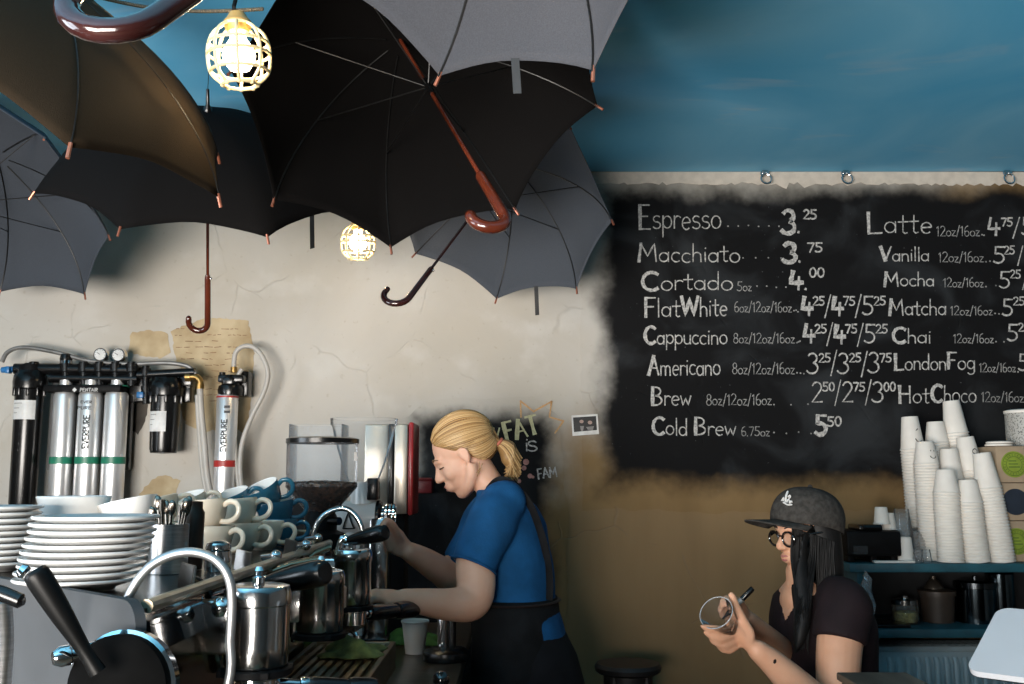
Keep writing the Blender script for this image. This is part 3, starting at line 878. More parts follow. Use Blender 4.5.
h1, c, r = housing(31, 371, 508, 13.5 * S, flt)
paper_label(h1, c[0] - .042, P(0, 420, YF).z, c[0] + .042, P(0, 401, YF).z, c, r * 1.0)
h2, c, r = housing(167, 378, 454, 14.5 * S, flt)
paper_label(h2, c[0] - .046, P(0, 432, YF).z, c[0] + .022, P(0, 412, YF).z, c, r)
for i, (x, w) in enumerate(((64, 11), (90, 12), (116, 11.5))):
    r = w * S * .98; t = P(x + 1.5, 393, YF); b = P(x - 5, 512, YF); b.x = t.x - .0; L = t.z - b.z; xx = P(x - 1.5, 440, YF).x
    ca = MB().lathe([(0, 0), (r * .8, .003), (r, .03), (r, L - .012), (r * .9, L), (r * .55, L + .01), (r * .55, L + .05), (0, L + .05)], (xx, YF, b.z), (0, 0, 1), 36).build('filter_cartridge', SILV, flt)
    z0, z1 = P(0, 464, YF).z, P(0, 457, YF).z
    MB().lathe([(r, z0), (r + .0015, z0), (r + .0015, z1), (r, z1)], (xx, YF, 0), (0, 0, 1), 36).build('colour_band', GREEN, ca)
    MB().lathe([(r, z0 + .3), (r + .001, z0 + .3), (r + .001, z0 + .304), (r, z0 + .304)], (xx, YF, 0), (0, 0, 1), 36).build('pin_stripe', GREEN, ca)
    if i == 1:
        mb = MB(); lettering(mb, 'EVERPURE', (xx + .018, YF - r - .001, P(0, 449, YF).z), (0, 0, 1), (-1, 0, 0), .022, .13, .0045)
        mb.build('lettering', INK, ca); mb = MB(); lettering(mb, 'EVER', (xx - .02, YF - r - .001, P(0, 404, YF).z), (1, 0, 0), (0, 0, 1), .009, .045, .002); lettering(mb, 'PURE', (xx - .03, YF - r - .0015, P(0, 410, YF).z), (1, 0, 0), (0, 0, 1), .011, .055, .0022)
        mb.build('lettering', INK, ca)
# manifold: header bar with name plate, valves, pipes
a = P(49, 393, YF); b = P(126, 386, YF)
bar = MB().box((a.x, YF - .055, a.z), (b.x, YF + .05, b.z), .006).build('header_bar', BLACKM, flt)
mb = MB(); q = P(72, 391.5, YF - .056); lettering(mb, 'PENTAIR', (q.x + .03, q.y, q.z), (1, 0, 0), (0, 0, 1), .013, .07, .0022)
mb.prism([q + V((0, 0, .0065)), q + V((.009, 0, -.003)), q + V((.018, 0, .0065)), q + V((.009, 0, .016))], (0, .0003, 0)); mb.build('name_plate', LBL, bar)
mb = MB()
p = lambda x, y, d=0: P(x, y, YF + d)
mb.tube([p(15, 369), p(52, 369), p(135, 370)], .022, 14); mb.tube([p(50, 378), p(138, 379)], .019, 14); mb.tube([p(138, 375), p(195, 372)], .017, 12)
for x in (34, 66, 84, 100, 116, 132):
    mb.cyl(p(x, 362), p(x, 386), .018); mb.cyl(p(x, 364), p(x, 372), .026)
mb.box(p(128, 402, .02), p(152, 368, .07), .006); mb.box(p(172, 402, .03), p(195, 382, .08), .006); mb.box(p(178, 386), p(196, 376, .05), .006)
mb.build('manifold', BLACKP, flt)
mb = MB()
for i in range(3): mb.cyl(p(66 + 25 * i, 387), p(66 + 25 * i, 393), .028)
mb.box(p(22, 380, -.03), p(40, 365, .05), .006); mb.cyl(p(31, 383), p(31, 365), .05, .04); mb.build('filter_head', BLACKM, flt)
MB().box(p(46, 470, .06), p(136, 372, .075), .004).build('back_plate', mat('grey_back_plate', (.10, .10, .10), .5), flt)
for x, y in ((100, 354.5), (118, 355)):
    c = p(x, y); g = MB(); g.lathe([(0, 0), (6.6 * S, 0), (7.2 * S, .004), (7.2 * S, .026), (0, .03)], c + V((0, .0, 0)), (0, 1, 0), 28); g.cyl(c + V((0, .012, -.02)), p(x, 368) + V((0, .012, 0)), .009)
    g = g.build('pressure_gauge', CHROME, flt)
    MB().lathe([(0, 0), (5.6 * S, 0), (5.6 * S, -.001), (0, -.0012)], c, (0, 1, 0), 28).build('dial', LBL, g)
    mb = MB(); mb.tube([c + V((0, -.002, 0)), c + V((-.012, -.002, .008))], .0012, 6)
    for k in range(9):
        t = math.radians(-40 + 32 * k); d = V((math.cos(t), 0, math.sin(t))); mb.tube([c + d * .017 + V((0, -.002, 0)), c + d * .02 + V((0, -.002, 0))], .0009, 6)
    mb.build('needle', INK, g)
mb = MB(); c = p(66, 361); mb.lathe([(0, 0), (.022, 0), (.024, .012), (.02, .03), (.008, .036), (0, .036)], c - V((0, 0, .004)), (0, 0, 1), 20); mb.build('vent_cap', BLACKP, flt)
MB().cyl(p(66, 364), p(66, 361), .026).build('cap_collar', CHROME, flt)
BLUV = mat('blue_valve_plastic', (.02, .14, .35), .35)
mb = MB(); mb.box(p(4, 373, -.03), p(13, 367, .0), .004); mb.tube([p(2, 370), p(14, 369)], .012, 10); mb.build('valve_handle', BLUV, flt)
mb = MB(); mb.cyl(p(146, 366), p(146, 404), .014); mb.cyl(p(146, 369), p(146, 376), .02); mb.cyl(p(146, 386), p(146, 398), .019); mb.build('valve_body', BLACKP, flt)
mb = MB(); mb.box(p(136, 398, -.035), p(145, 392, -.015), .004); mb.cyl(p(141, 395, -.03), p(141, 395, 0), .012); mb.build('valve_handle', BLUV, flt)
MB().tube([p(2, 362), p(8, 352), p(24, 347.5), p(55, 352), p(90, 361), p(130, 364), p(165, 363), p(187, 366), p(196, 374)], .0085, 10, k=5).build('hose', mat('steel_braid_hose', (.25, .24, .23), .35, .6), flt)
BRASS = mat('brass', (.45, .27, .09), .28, .9, .1)
mb = MB(); mb.tube([p(188, 377), p(196, 377), p(200, 381), p(200, 387)], .013, 12, k=4); mb.cyl(p(186, 377), p(191, 377), .018); mb.cyl(p(200, 384), p(200, 389), .016); mb.build('brass_elbow', BRASS, flt)
MB().tube([p(200, 388), p(201, 410), p(204, 440), p(207, 475), p(212, 500)], .0125, 12, k=5).build('hose', HOSE, flt)
MB().tube([p(197, 395), p(199, 430), p(203, 475), p(208, 500)], .009, 12, k=5).build('hose', HOSE, flt)

# single cartridge beside it
f2 = thing('wall_water_filter', 'single silver water filter with red band and looping grey hose', 'water filter', P(224, 500, YF))
r = 10.5 * S; t = P(232, 393, YF); b = P(222, 508, YF); xx = P(226, 440, YF).x; L = t.z - b.z
ca = MB().lathe([(0, 0), (r * .8, .003), (r, .03), (r, L - .01), (r * .85, L), (0, L)], (xx, YF, b.z), (0, 0, 1), 36).build('filter_cartridge', SILV, f2)
z0, z1 = P(0, 467, YF).z, P(0, 460.5, YF).z
MB().lathe([(r, z0), (r + .0015, z0), (r + .0015, z1), (r, z1)], (xx, YF, 0), (0, 0, 1), 36).build('colour_band', REDB, ca)
z0 = P(0, 398, YF).z; MB().lathe([(r, z0), (r + .0015, z0), (r + .0015, z0 + .006), (r, z0 + .006)], (xx, YF, 0), (0, 0, 1), 36).build('pin_stripe', REDB, ca)
mb = MB(); lettering(mb, 'EVERPURE', (xx + .012, YF - r - .001, P(0, 452, YF).z), (0, 0, 1), (-1, 0, 0), .02, .125, .0042)
for y in (408, 413): mb.box(P(224, y, YF - r - .001), P(230, y - 2.5, YF - r - .0004))
mb.build('lettering', INK, ca)
mb = MB(); c = P(231, 383, YF); mb.lathe([(0, -.05), (.046, -.05), (.05, -.03), (.046, -.012), (.036, -.008), (.034, .02), (.03, .03), (0, .03)], c, (0, 0, 1), 28)
mb.box(c + V((-.045, -.03, .0)), c + V((.055, .05, .03)), .006); mb.box(c + V((-.02, -.045, -.01)), c + V((.02, 0, .02)), .005); mb.box(c + V((.02, .02, -.05)), c + V((.062, .09, .05)), .006); mb.cyl(c + V((-.035, 0, .02)), c + V((-.035, 0, .042)), .012); mb.build('filter_head', BLACKP, f2)
MB().tube([p(234, 372), p(234, 362), p(236, 352), p(243, 346.5), p(253, 347), p(262, 356), p(268, 373), p(264, 392), p(253, 414), p(243, 440), p(240, 465), p(242, 490), p(246, 505)], .0095, 12, k=5).build('hose', HOSE, f2)
MB().tube([p(242, 369), p(238, 376), p(235, 390), p(234, 420), p(236, 460), p(240, 500)], .0085, 12, k=5).build('hose', HOSE, f2)
MB().cyl(p(234, 372.5), p(234, 367), .013).build('brass_collar', BRASS, f2)
# ---------------------------------------------------------------- teal shelf unit by the wall and what stands on it
TEAL = mat('teal_painted_wood', (.012, .085, .115), .5, 0, .15, 12, bump=.15)
YS0, YS1 = 3.55, 3.97
zu = P(950, 566, YS0).z; zl = P(950, 632, YS0).z; xl = P(850, 570, YS0).x
sh = thing('shelf_unit', 'teal painted two-tier wooden shelf under the menu board', 'shelf', (xl + .4, YS1, zl - .03))
MB().box((xl, YS0, zu - .022), (2.6, YS1, zu + .008), .003).build('shelf_board', TEAL, sh)
MB().box((xl + .02, YS0 + .01, zl - .022), (2.6, YS1, zl + .008), .003).build('shelf_board', TEAL, sh)
sp_ = MB().box((xl + .03, YS0 + .02, .02), (xl + .06, YS1, zu - .022), .002).build('side_panel', TEAL, sh)
MB().box((xl + .06, YS1 - .012, zl), (2.6, YS1, zu - .022)).build('back_panel', mat('dark_back_panel', (.02, .022, .025), .7), sh)
MB().box((2.55, YS0 + .02, .02), (2.58, YS1, zu - .022), .002).build('side_panel', TEAL, sh)
ZU = zu + .008; ZL = zl + .008

# white paper cups, upside down, nested in leaning stacks
CUPM = PAPERW


def cup_mesh(rt, rb, h, name):
    """upside-down cup: rim on z=0, base on top"""
    mb = MB().lathe([(rt - .0008, .0006), (rt + .0012, .0), (rt + .0024, .002), (rt + .0008, .005), (rt - .001, .0062), (rb + .0005, h - .002), (rb - .001, h), (rb - .003, h), (rb - .004, h - .006), (0, h - .006)], (0, 0, 0), (0, 0, 1), 26)
    return mb.build(name, CUPM, loc=(0, 0, 0))


small = cup_mesh(.045, .0305, .084, 'paper_cup'); tall = cup_mesh(.045, .030, .128, 'paper_cup')
used = set()
FACEM = mat('black_marker_ink', (.03, .03, .03), .7)


def cup(proto, loc, label, group, tilt=(0, 0), spin=True):
    key = proto.name
    if key not in used: o = proto; used.add(key)
    else: o = proto.copy(); COL.objects.link(o)
    o.location = loc; o.rotation_euler = (Matrix.Rotation(tilt[1], 3, 'Y') @ Matrix.Rotation(rnd.uniform(0, 6) if spin else 0, 3, 'Z')).to_euler()
    if 'group' in o: del o['group']
    tag(o, label, 'paper cup', group)
    return o


rnd = random.Random(21)
# (top x, top y, base x, depth, type, words for the stack)
STK = [
    (945, 470, 950, 3.61, small, 'front stack nearest the clear dome'),
    (968, 480, 976, 3.61, small, 'lowest front stack'),
    (986, 453, 1002, 3.62, tall, 'front stack against the brown boxes'),
    (925, 442, 933, 3.71, small, 'stack with a drawn smile'),
    (950, 449, 960, 3.72, tall, 'half-hidden middle stack'),
    (969, 437, 987, 3.73, tall, 'stack with a drawn squiggle'),
    (911, 417, 923, 3.83, tall, 'stack with a drawn tick'),
    (936, 422, 949, 3.84, small, 'back stack beside the tallest one'),
    (954, 401, 975, 3.84, tall, 'tallest stack at the back'),
]
for (tx, ty, bx, Y, pr, words) in STK:
    h = .084 if pr is small else .128
    top = P(tx, ty, Y); base = P(bx, 560, Y)
    pitch = .0104 if pr is small else .0112
    n = int((top.z - h - ZU) / pitch) + 1
    pitch = (top.z - h - ZU) / (n - 1)
    # bows sideways a little and leans back to the picture's line
    lx = P(tx, ty, Y).x
    natural = lx
    xb = P(bx, 560, Y).x
    wob = rnd.uniform(-.003, .003); ph = rnd.uniform(0, 6)
    for k in range(n):
        t = k / max(1, n - 1); x = xb + (lx - xb) * t + wob * math.sin(3.3 * t + ph) * (1 - t) * 1.5
        dx_ = (lx - xb + wob * 1.5 * (3.3 * math.cos(3.3 * t + ph) * (1 - t) - math.sin(3.3 * t + ph))) / (pitch * (n - 1))
        last = k == n - 1
        lab = ('topmost white paper cup of the ' if last else 'white paper cup nested in the ') + words
        o = cup(pr, (x, Y, ZU + .0012 + k * pitch), lab, None if last else 'cups nested in the ' + words, (0, math.atan(dx_)), not (last and 'drawn' in words))
        if last and 'drawn' in words:
            m = MB(); hh = h * .5; r = .045 + (.0305 - .045) * .5 + .0012
            side = .30
            for st in {'smile': [arc(0, .2, .35, .5, 200, 340, 8), [(-.22, .75), (-.2, .9)], [(.2, .7), (.22, .9)]], 'squiggle': [arc(0, .7, .3, .25, 0, 330, 10), arc(0, .2, .35, .25, 140, -160, 10)], 'tick': [[(-.2, .75), (.05, .9)], arc(0, .1, .4, .5, 200, 310, 8)]}[[w for w in ('smile', 'squiggle', 'tick') if w in words][0]]:
                pts = dense(st, 2)
                def T(a, b, r=r, h=h):
                    zz = h * (.35 + .5 * b * .6); rr = .045 + (.0305 - .045) * zz / h + .0010; an = side + a * .9
                    return V((rr * math.sin(an), -rr * math.cos(an), zz))
                ribbon(m, pts, .09, T, rnd)
            mo = m.build('marker_drawing', FACEM); mo.parent = o
for q, (x, yt, yb, Y, s, lab) in enumerate(((878, 514, 531, 3.72, .62, 'small white cup upside down on the black card box, farthest from the stacks'), (892, 519, 536, 3.66, .78, 'white paper cup upside down on the end of the black card box'), (905, 537, 560, 3.62, .66, 'small white cup upside down on the shelf between card box and clear cups'))):
    b = P(x, yb, Y)
    o = cup_mesh(.033 * (.85 if q == 0 else 1), .0245 * (.85 if q == 0 else 1), P(x, yt, Y).z - b.z, 'paper_cup'); o.location = b; o.location.z = max(b.z, ZU + .001) if q == 2 else b.z
    tag(o, lab, 'paper cup')
    CUPS3 = globals().setdefault('CUPS3', []); CUPS3.append(o)

# black card box the small cups stand on
a = P(846, 560, 3.6); b = P(899, 531, 3.6)
cb = thing('card_printer', 'black box-shaped machine with rollers on the teal shelf', 'machine', ((a.x + b.x) / 2, 3.68, ZU))
zt = b.z
MB().box((a.x, 3.58, ZU + .022), (b.x, 3.80, zt), .008).build('body', BLACKM, cb)
mb = MB()
for x in (a.x + .02, a.x + .10, b.x - .02): mb.box((x - .012, 3.6, ZU), (x + .012, 3.78, ZU + .024), .003)
mb.build('foot', BLACKM, cb)
mb = MB(); mb.box((a.x + .05, 3.59, zt), (b.x - .06, 3.72, zt + .02), .006); mb.cyl((a.x + .06, 3.585, zt + .012), (b.x - .07, 3.585, zt + .012), .011); mb.build('roller', BLACKP, cb)
MB().box((a.x + .02, 3.572, ZU + .03), (a.x + .07, 3.582, ZU + .06), .002).build('window', glass('smoked_window', (.5, .5, .5), .05), cb)
for o, in zip(CUPS3[:2]): o.location.z = zt + (.021 if o is CUPS3[0] else .0)
CUPS3[0].location.x = P(878, 530, 3.70).x; CUPS3[0].location.y = 3.66; CUPS3[1].location.y = 3.70
# white tray with a paper strip
a = P(873, 560, 3.59); b = P(913, 560, 3.59)
tag(MB().box((a.x, 3.57, ZU), (b.x, 3.60, ZU + .008), .002).build('tray', PAPERW, loc=((a.x + b.x) / 2, 3.585, ZU)), 'flat white tray lying before the black box machine', 'tray')
# stack of clear plastic cups + lids
for i in range(5):
    c = P(905, 560, 3.68)
    r = .036; h = .12; z = ZU + .001 + i * .016
    o = MB().lathe([(r, 0), (r + .002, .001), (r + .002, .006), (r * .72, h), (0, h)], (c.x, 3.69, z), (0, 0, 1), 26).build('clear_cup', CLEAR, loc=(c.x, 3.69, z))
    tag(o, 'clear plastic cup nested in the glinting stack behind the small white cup' if i < 4 else 'topmost clear plastic cup of the glinting stack behind the small white cup', 'plastic cup', 'clear cups in the tall nested stack' if i < 4 else None)
for j, px in enumerate((917, 925.5)):
    c = P(px, 560, 3.60)
    o = MB().lathe([(.030, 0), (.031, .004), (.022, .07), (.021, .072), (0, .07)], (c.x, 3.60 + .002 * j, ZU + .001), (0, 0, 1), 24).build('shot_glass', CLEAR, loc=(c.x, 3.60, ZU))
    o.location = (c.x, 3.59, ZU + .001); o.data.transform(Matrix.Scale(.62, 4))
    tag(o, ('small clear cup upside down, nearer the black machine' if j == 0 else 'small clear cup upside down, right beside the front paper stack'), 'plastic cup')
c = P(926, 560, 3.68)
o = MB().lathe([(.062, 0), (.063, .03), (.058, .07), (.045, .095), (.02, .11), (0, .113)], (c.x, 3.69, ZU + .001), (0, 0, 1), 30).build('clear_dome', glass('grey_clear_plastic', (.75, .75, .75), .12), loc=(c.x, 3.69, ZU + .001))
o.location.x -= .012; tag(o, 'clear plastic dome lid standing at the foot of the paper cup stacks', 'dome lid')
o.location.y = 3.74

# brown boxes at the frame edge
KR = mat('kraft_card', (.36, .27, .18), .8, 0, .08, 9)
LG = mat('lime_round_sticker', (.22, .30, .03), .6); LN = mat('navy_round_sticker', (.012, .02, .035), .6)
LGD = mat('dark_green_print', (.10, .16, .02), .6)
x0 = P(1004, 500, 3.62).x
zz = ZU
for i, (yt, lm, lab) in enumerate(((521, LG, 'lowest brown box of the pile, lime round sticker'), (483, LN, 'middle brown box of the pile, navy round sticker'), (446, LG, 'topmost brown box of the pile, lime round sticker'))):
    zt = P(1010, yt, 3.62).z
    t = thing('kraft_box', lab, 'box', (x0 + .12, 3.74, zz), 'brown boxes beside the paper cups')
    jx = (0, -.008, -.014)[i] - .004
    MB().box((x0 + jx, 3.62, zz + .001), (x0 + .26 + jx, 3.86, zt), .004).build('carton', KR, t)
    c = V((P(1017 - i * 1.5, (yt + (565, 521, 483)[i]) / 2, 3.62).x, 3.6195, (zz + zt) / 2))
    s = MB().lathe([(0, 0), (.047, 0), (.047, -.001), (0, -.001)], c, (0, 1, 0), 36).build('round_sticker', lm, t)
    if lm is LG:
        mb = MB()
        for rr in (.041, .028): mb.tube([c + V((rr * math.cos(k * PI / 18), -.0012, rr * math.sin(k * PI / 18))) for k in range(37)], .0012, 6)
        for k in range(3): mb.box(c + V((-.02, -.0016, -.012 + k * .011)), c + V((.02 - .006 * k, -.001, -.007 + k * .011)))
        for k in range(22):
            d = V((math.cos(k * PI / 11), 0, math.sin(k * PI / 11))); mb.tube([c + d * .031 + V((0, -.0012, 0)), c + d * .038 + V((0, -.0012, 0))], .0012, 6)
        mb.build('sticker_print', LGD, s)
    zz = zt + .0005
ZB = zz
cx = P(1023, 440, 3.70)
pc = thing('patterned_canister', 'grey patterned canister with white lid on top of the brown boxes', 'canister', (cx.x + .03, 3.74, ZB))
r = .075; zt = P(1010, 413, 3.70).z
bm_ = bpy.data.materials.new('scale_pattern_paper'); bm_.use_nodes = True
nt = bm_.node_tree; n = nt.nodes; L = nt.links
tc = n.new('ShaderNodeTexCoord'); wv = n.new('ShaderNodeTexVoronoi'); wv.inputs['Scale'].default_value = 150; L.new(tc.outputs['Object'], wv.inputs['Vector'])
rp = n.new('ShaderNodeValToRGB'); rp.color_ramp.elements[0].color = (.14, .14, .13, 1); rp.color_ramp.elements[1].color = (.42, .41, .38, 1); rp.color_ramp.elements[0].position = .25; rp.color_ramp.elements[1].position = .5
L.new(wv.outputs['Distance'], rp.inputs[0]); L.new(rp.outputs[0], n['Principled BSDF'].inputs['Base Color'])
MB().lathe([(0, 0), (r, .0), (r, zt - ZB), (0, zt - ZB)], (cx.x + .04, 3.74, ZB + .001), (0, 0, 1), 36).build('canister_body', bm_, pc)
MB().lathe([(0, 0), (r + .003, 0), (r + .003, .010), (r - .01, .014), (0, .015)], (cx.x + .04, 3.74, zt + .001), (0, 0, 1), 36).build('lid', PAPERW, pc)
cx = P(996, 449, 3.66)
for q, lab in enumerate(('white plastic lid lying flat on the topmost brown box', 'upper white plastic lid on the topmost brown box, in front of the canister')):
    o = MB().lathe([(0, 0), (.046, 0), (.047, .002), (.047, .006), (.040, .0085), (0, .0085)], (cx.x + .018 + .004 * q, 3.675, ZB + .001 + q * .009), (0, 0, 1), 32).build('plastic_cover', PAPERW, loc=(cx.x, 3.675, ZB))
    tag(o, lab, 'lid')
# lower shelf: jar, bucket, dark tin, tablet
c = P(906, 630, 3.70)
jr = thing('glass_jar', 'glass jar with grey metal lid and pale grains on the lower shelf', 'jar', (c.x, 3.70, ZL))
r = .047; zt = P(906, 604, 3.70).z
MB().lathe([(0, .002), (r * .9, .002), (r, .012), (r, zt - ZL - .01), (r * .86, zt - ZL), (r * .84, zt - ZL)], (c.x, 3.70, ZL + .001), (0, 0, 1), 28).build('jar_body', glass('jar_glass', (.9, .93, .85), .08), jr)
MB().lathe([(0, .005), (r * .85, .006), (r * .94, .015), (r * .94, .04), (0, .046)], (c.x, 3.70, ZL + .001), (0, 0, 1), 24).build('grains', mat('pale_yellow_grains', (.38, .32, .10), .8, 0, .25, 80, bump=.6), jr)
MB().lathe([(r * .9, 0), (r * .98, 0), (r * .98, .016), (r * .6, .02), (.012, .021), (.012, .03), (0, .036)], (c.x, 3.70, zt), (0, 0, 1), 28).build('jar_lid', STEEL, jr)
c = P(939, 632, 3.74)
bk = thing('bucket', 'brown lidded bucket on the lower shelf between the jar and the dark tin', 'bucket', (c.x, 3.74, ZL))
r = .062; zt = P(939, 592, 3.74).z
MB().lathe([(0, 0), (r * .86, 0), (r, zt - ZL), (r + .004, zt - ZL), (r + .004, zt - ZL - .012), (r, zt - ZL - .012)], (c.x, 3.74, ZL + .001), (0, 0, 1), 32).build('bucket_body', mat('brown_plastic', (.055, .038, .028), .5), bk)
MB().lathe([(r + .005, 0), (r + .005, .006), (r * .6, .012), (0, .012)], (c.x, 3.74, zt), (0, 0, 1), 32).build('lid', mat('brown_lid', (.07, .048, .034), .4), bk)
zc = zt + .013
pf = MB().lathe([(.035, 0), (.034, .006), (.018, .028), (.010, .034), (.010, .044), (0, .046)], (c.x - .01, 3.74, zc), (0, 0, 1), 24).build('funnel', mat('dull_funnel_metal', (.12, .10, .08), .35, .7), loc=(c.x - .01, 3.74, zc))
tag(pf, 'dull metal funnel upside down on the lid of the brown bucket', 'funnel')
c = P(978, 632, 3.74)
tn = thing('metal_tin', 'dark glossy metal tin on the lower shelf behind the white tablet', 'tin', (c.x, 3.74, ZL))
r = .072; zt = P(978, 588, 3.74).z
MB().lathe([(0, 0), (r, 0), (r, zt - ZL), (r * .95, zt - ZL + .004), (0, zt - ZL + .004)], (c.x, 3.74, ZL + .001), (0, 0, 1), 36).build('tin_body', mat('dark_steel', (.10, .13, .15), .12, 1), tn)
MB().lathe([(r + .003, 0), (r + .003, .02), (r * .9, .024), (.01, .026), (.01, .04), (0, .044)], (c.x, 3.74, zt + .003), (0, 0, 1), 36).build('lid', mat('dark_steel_lid', (.08, .09, .1), .2, 1), tn)
c = P(1003, 632, 3.76)
o = MB().lathe([(0, 0), (.05, 0), (.05, .17), (.045, .176), (0, .178)], (c.x, 3.76, ZL + .001), (0, 0, 1), 30).build('metal_tin', MATS['dark_steel'], loc=(c.x, 3.76, ZL))
tag(o, 'narrow dark steel tin partly hidden behind the white tablet and the glossy tin', 'tin')
a = P(872, 636, 3.62)
tb = MB().box((a.x + .0, 3.58, ZL + .001), (a.x + .125, 3.74, ZL + .012), .003).build('dark_clipboard', BLACKP, loc=(a.x + .06, 3.66, ZL))
tag(tb, 'thin black slab lying on the lower shelf in front of the jar', 'slab')
# clear bag hanging on the side of the shelf
c = P(862, 590, 3.56)
mb = MB()
for i in range(9):
    t = i / 8
mb.lathe([(.004, .20), (.006, .19), (.018, .17), (.026, .13), (.030, .08), (.026, .03), (.012, .004), (0, 0)], (c.x + .01, 3.545, c.z - .13), (0, 0, 1), 18, sx=.8)
bm = bmesh.new()
for v in mb.v: v += V((.006 * math.sin(70 * v.z + 30 * v.x), .005 * math.sin(90 * v.z), 0))
o = mb.build('plastic_bag', glass('crinkled_bag', (.8, .85, .9), .22, .15), loc=(c.x + .01, 3.52, c.z - .13))
tag(o, 'crumpled clear plastic bag hanging on the end of the teal shelf', 'bag')
o = MB().tube([(c.x - .0, 3.545, zu - .03), (c.x + .012, 3.535, zu - .05), (c.x + .01, 3.54, c.z + .065)], .003, 8, k=3).build('bag_hook', CHROME); o.parent = sh; o.data.transform(Matrix.Translation(-sh.location))

# radiator under the shelf
x0 = P(880, 650, 3.62).x
rz1 = P(930, 648, 3.62).z; rz0 = .25
ra = thing('radiator', 'pale blue panel radiator under the teal shelf', 'radiator', (x0 + .45, 3.8, rz0))
RM = mat('pale_blue_radiator', (.45, .56, .60), .4, 0, .05, 5)
mb = MB(); mb.box((x0, 3.66, rz0), (2.4, 3.70, rz1 - .012), .008)
k = x0 + .045
while k < 2.36:
    mb.tube([(k, 3.662, rz0 + .03), (k, 3.652, rz0 + .05), (k, 3.652, rz1 - .06), (k, 3.662, rz1 - .04)], .011, 10); k += .0335
mb.build('panel', RM, ra)
mb = MB(); mb.box((x0 - .004, 3.655, rz1 - .02), (2.4, 3.80, rz1), .004); mb.box((x0 - .006, 3.66, rz0), (x0 + .012, 3.80, rz1 - .01), .003)
for i in range(40): mb.box((x0 + .05 + i * .028, 3.68, rz1 - .001), (x0 + .066 + i * .028, 3.78, rz1 + .002))
mb.build('grille', RM, ra)
mb = MB(); mb.cyl((x0 - .03, 3.72, rz1 - .07), (x0 - .004, 3.72, rz1 - .07), .016); mb.cyl((x0 - .03, 3.72, rz1 - .12), (x0 - .03, 3.72, rz1 - .05), .018); mb.tube([(x0 - .03, 3.72, rz1 - .1), (x0 - .03, 3.72, 0)], .009, 10); mb.build('valve', mat('black_valve', (.03, .03, .03), .4), ra)
for s_ in (x0 + .1, 2.2): MB().box((s_, 3.69, 0), (s_ + .04, 3.78, rz0 + .02), .004).build('foot', RM, ra)

# dark round stool against the wall
c = P(628, 672, 3.55)
st = thing('bar_stool', 'dark round-topped stool against the brown wall', 'stool', (c.x, 3.55, 0))
zt = P(628, 661, 3.55).z
SM = mat('dark_stool', (.012, .010, .010), .5)
MB().lathe([(0, 0), (.10, 0), (.112, .008), (.115, .022), (.108, .034), (0, .04)], (c.x, 3.55, zt - .04), (0, 0, 1), 32).build('seat', SM, st)
MB().lathe([(.075, 0), (.085, .02), (.085, .07), (.08, .075)], (c.x, 3.55, zt - .112), (0, 0, 1), 28).build('apron_ring', SM, st)
for k in range(4):
    a = PI / 4 + k * PI / 2; d = V((math.cos(a), math.sin(a), 0)); q = V((c.x, 3.55, 0))
    MB().tube([q + d * .075 + V((0, 0, zt - .04)), q + d * .17], .014, 10).build('leg', SM, st)
MB().tube([V((c.x, 3.55, .25)) + V((math.cos(k * PI / 12), math.sin(k * PI / 12), 0)) * .138 for k in range(25)], .009, 8).build('foot_ring', SM, st)
# ---------------------------------------------------------------- bar counter, espresso machine, grinders
ZC = .975
WOODC = mat('dark_oiled_counter', (.11, .072, .045), .28, 0, .25, 5, bump=.15, stretch=(1, 6, 1), coat=.2)
ct = thing('bar_counter', 'dark brown counter carrying the espresso machine and grinders', 'counter', (-.75, 2.2, 0))
MB().box((-1.6, .95, ZC - .04), (-.13, 3.45, ZC), .004).build('worktop', WOODC, ct)
MB().box((-1.56, 1.0, .0), (-.2, 3.42, ZC - .04)).build('cabinet', mat('dark_cabinet', (.03, .026, .024), .6), ct)

MT = 1.29                        # machine top
em = thing('espresso_machine', 'chrome three-group espresso machine seen from its end, cups stacked on its top', 'espresso machine', (-.75, 1.9, ZC))
GREYP = mat('grey_satin_panel', (.06, .063, .067), .65, .0, .06, 8, spec=.15)
FACE = mat('dark_mirror_face', (.20, .16, .125), .14, 1, .1, 3)
foot = [(-.46, 1.27), (-.46, 2.56), (-1.12, 2.56), (-1.12, 1.9), (-.86, 1.64)]
mb = MB(); mb.prism([(x, y, ZC + .07) for x, y in foot], (0, 0, MT - ZC - .078)); mb.build('body', FACE, em)
mb = MB(); mb.prism([(x * 1.0, y, MT - .008) for x, y in foot], (0, 0, .008)); mb.build('cup_tray', mat('dark_steel_tray', (.12, .115, .11), .25, 1), em)
mb = MB()
mb.tube([(-.462, 1.29, MT + .002), (-.462, 2.56, MT + .002)], .009, 10); mb.tube([(-1.11, 1.92, MT + .03), (-1.11, 2.55, MT + .03), (-.5, 2.55, MT + .03)], .006, 10)
for q in ((-1.11, 1.95), (-1.11, 2.3), (-1.11, 2.55), (-.8, 2.55)): mb.cyl((q[0], q[1], MT - .002), (q[0], q[1], MT + .03), .005)
mb.build('tray_rail', mat('cream_rail', (.50, .40, .28), .3, .5), em)
MB().prism([(-.459, 1.28, MT - .015), (-.459, 2.55, MT - .015), (-.452, 2.55, MT - .055), (-.452, 1.28, MT - .055)], (.006, 0, 0)).build('edge_strip', mat('black_gloss_strip', (.015, .015, .017), .06, 0, coat=1), em)
for y in (1.36, 2.46):
    for x in (-.56, -.98): MB().lathe([(0, 0), (.03, 0), (.024, .02), (.024, .072), (0, .072)], (x, y if x > -.6 else y + .5 * (y < 2), ZC), (0, 0, 1), 20).build('foot', STEEL, em)
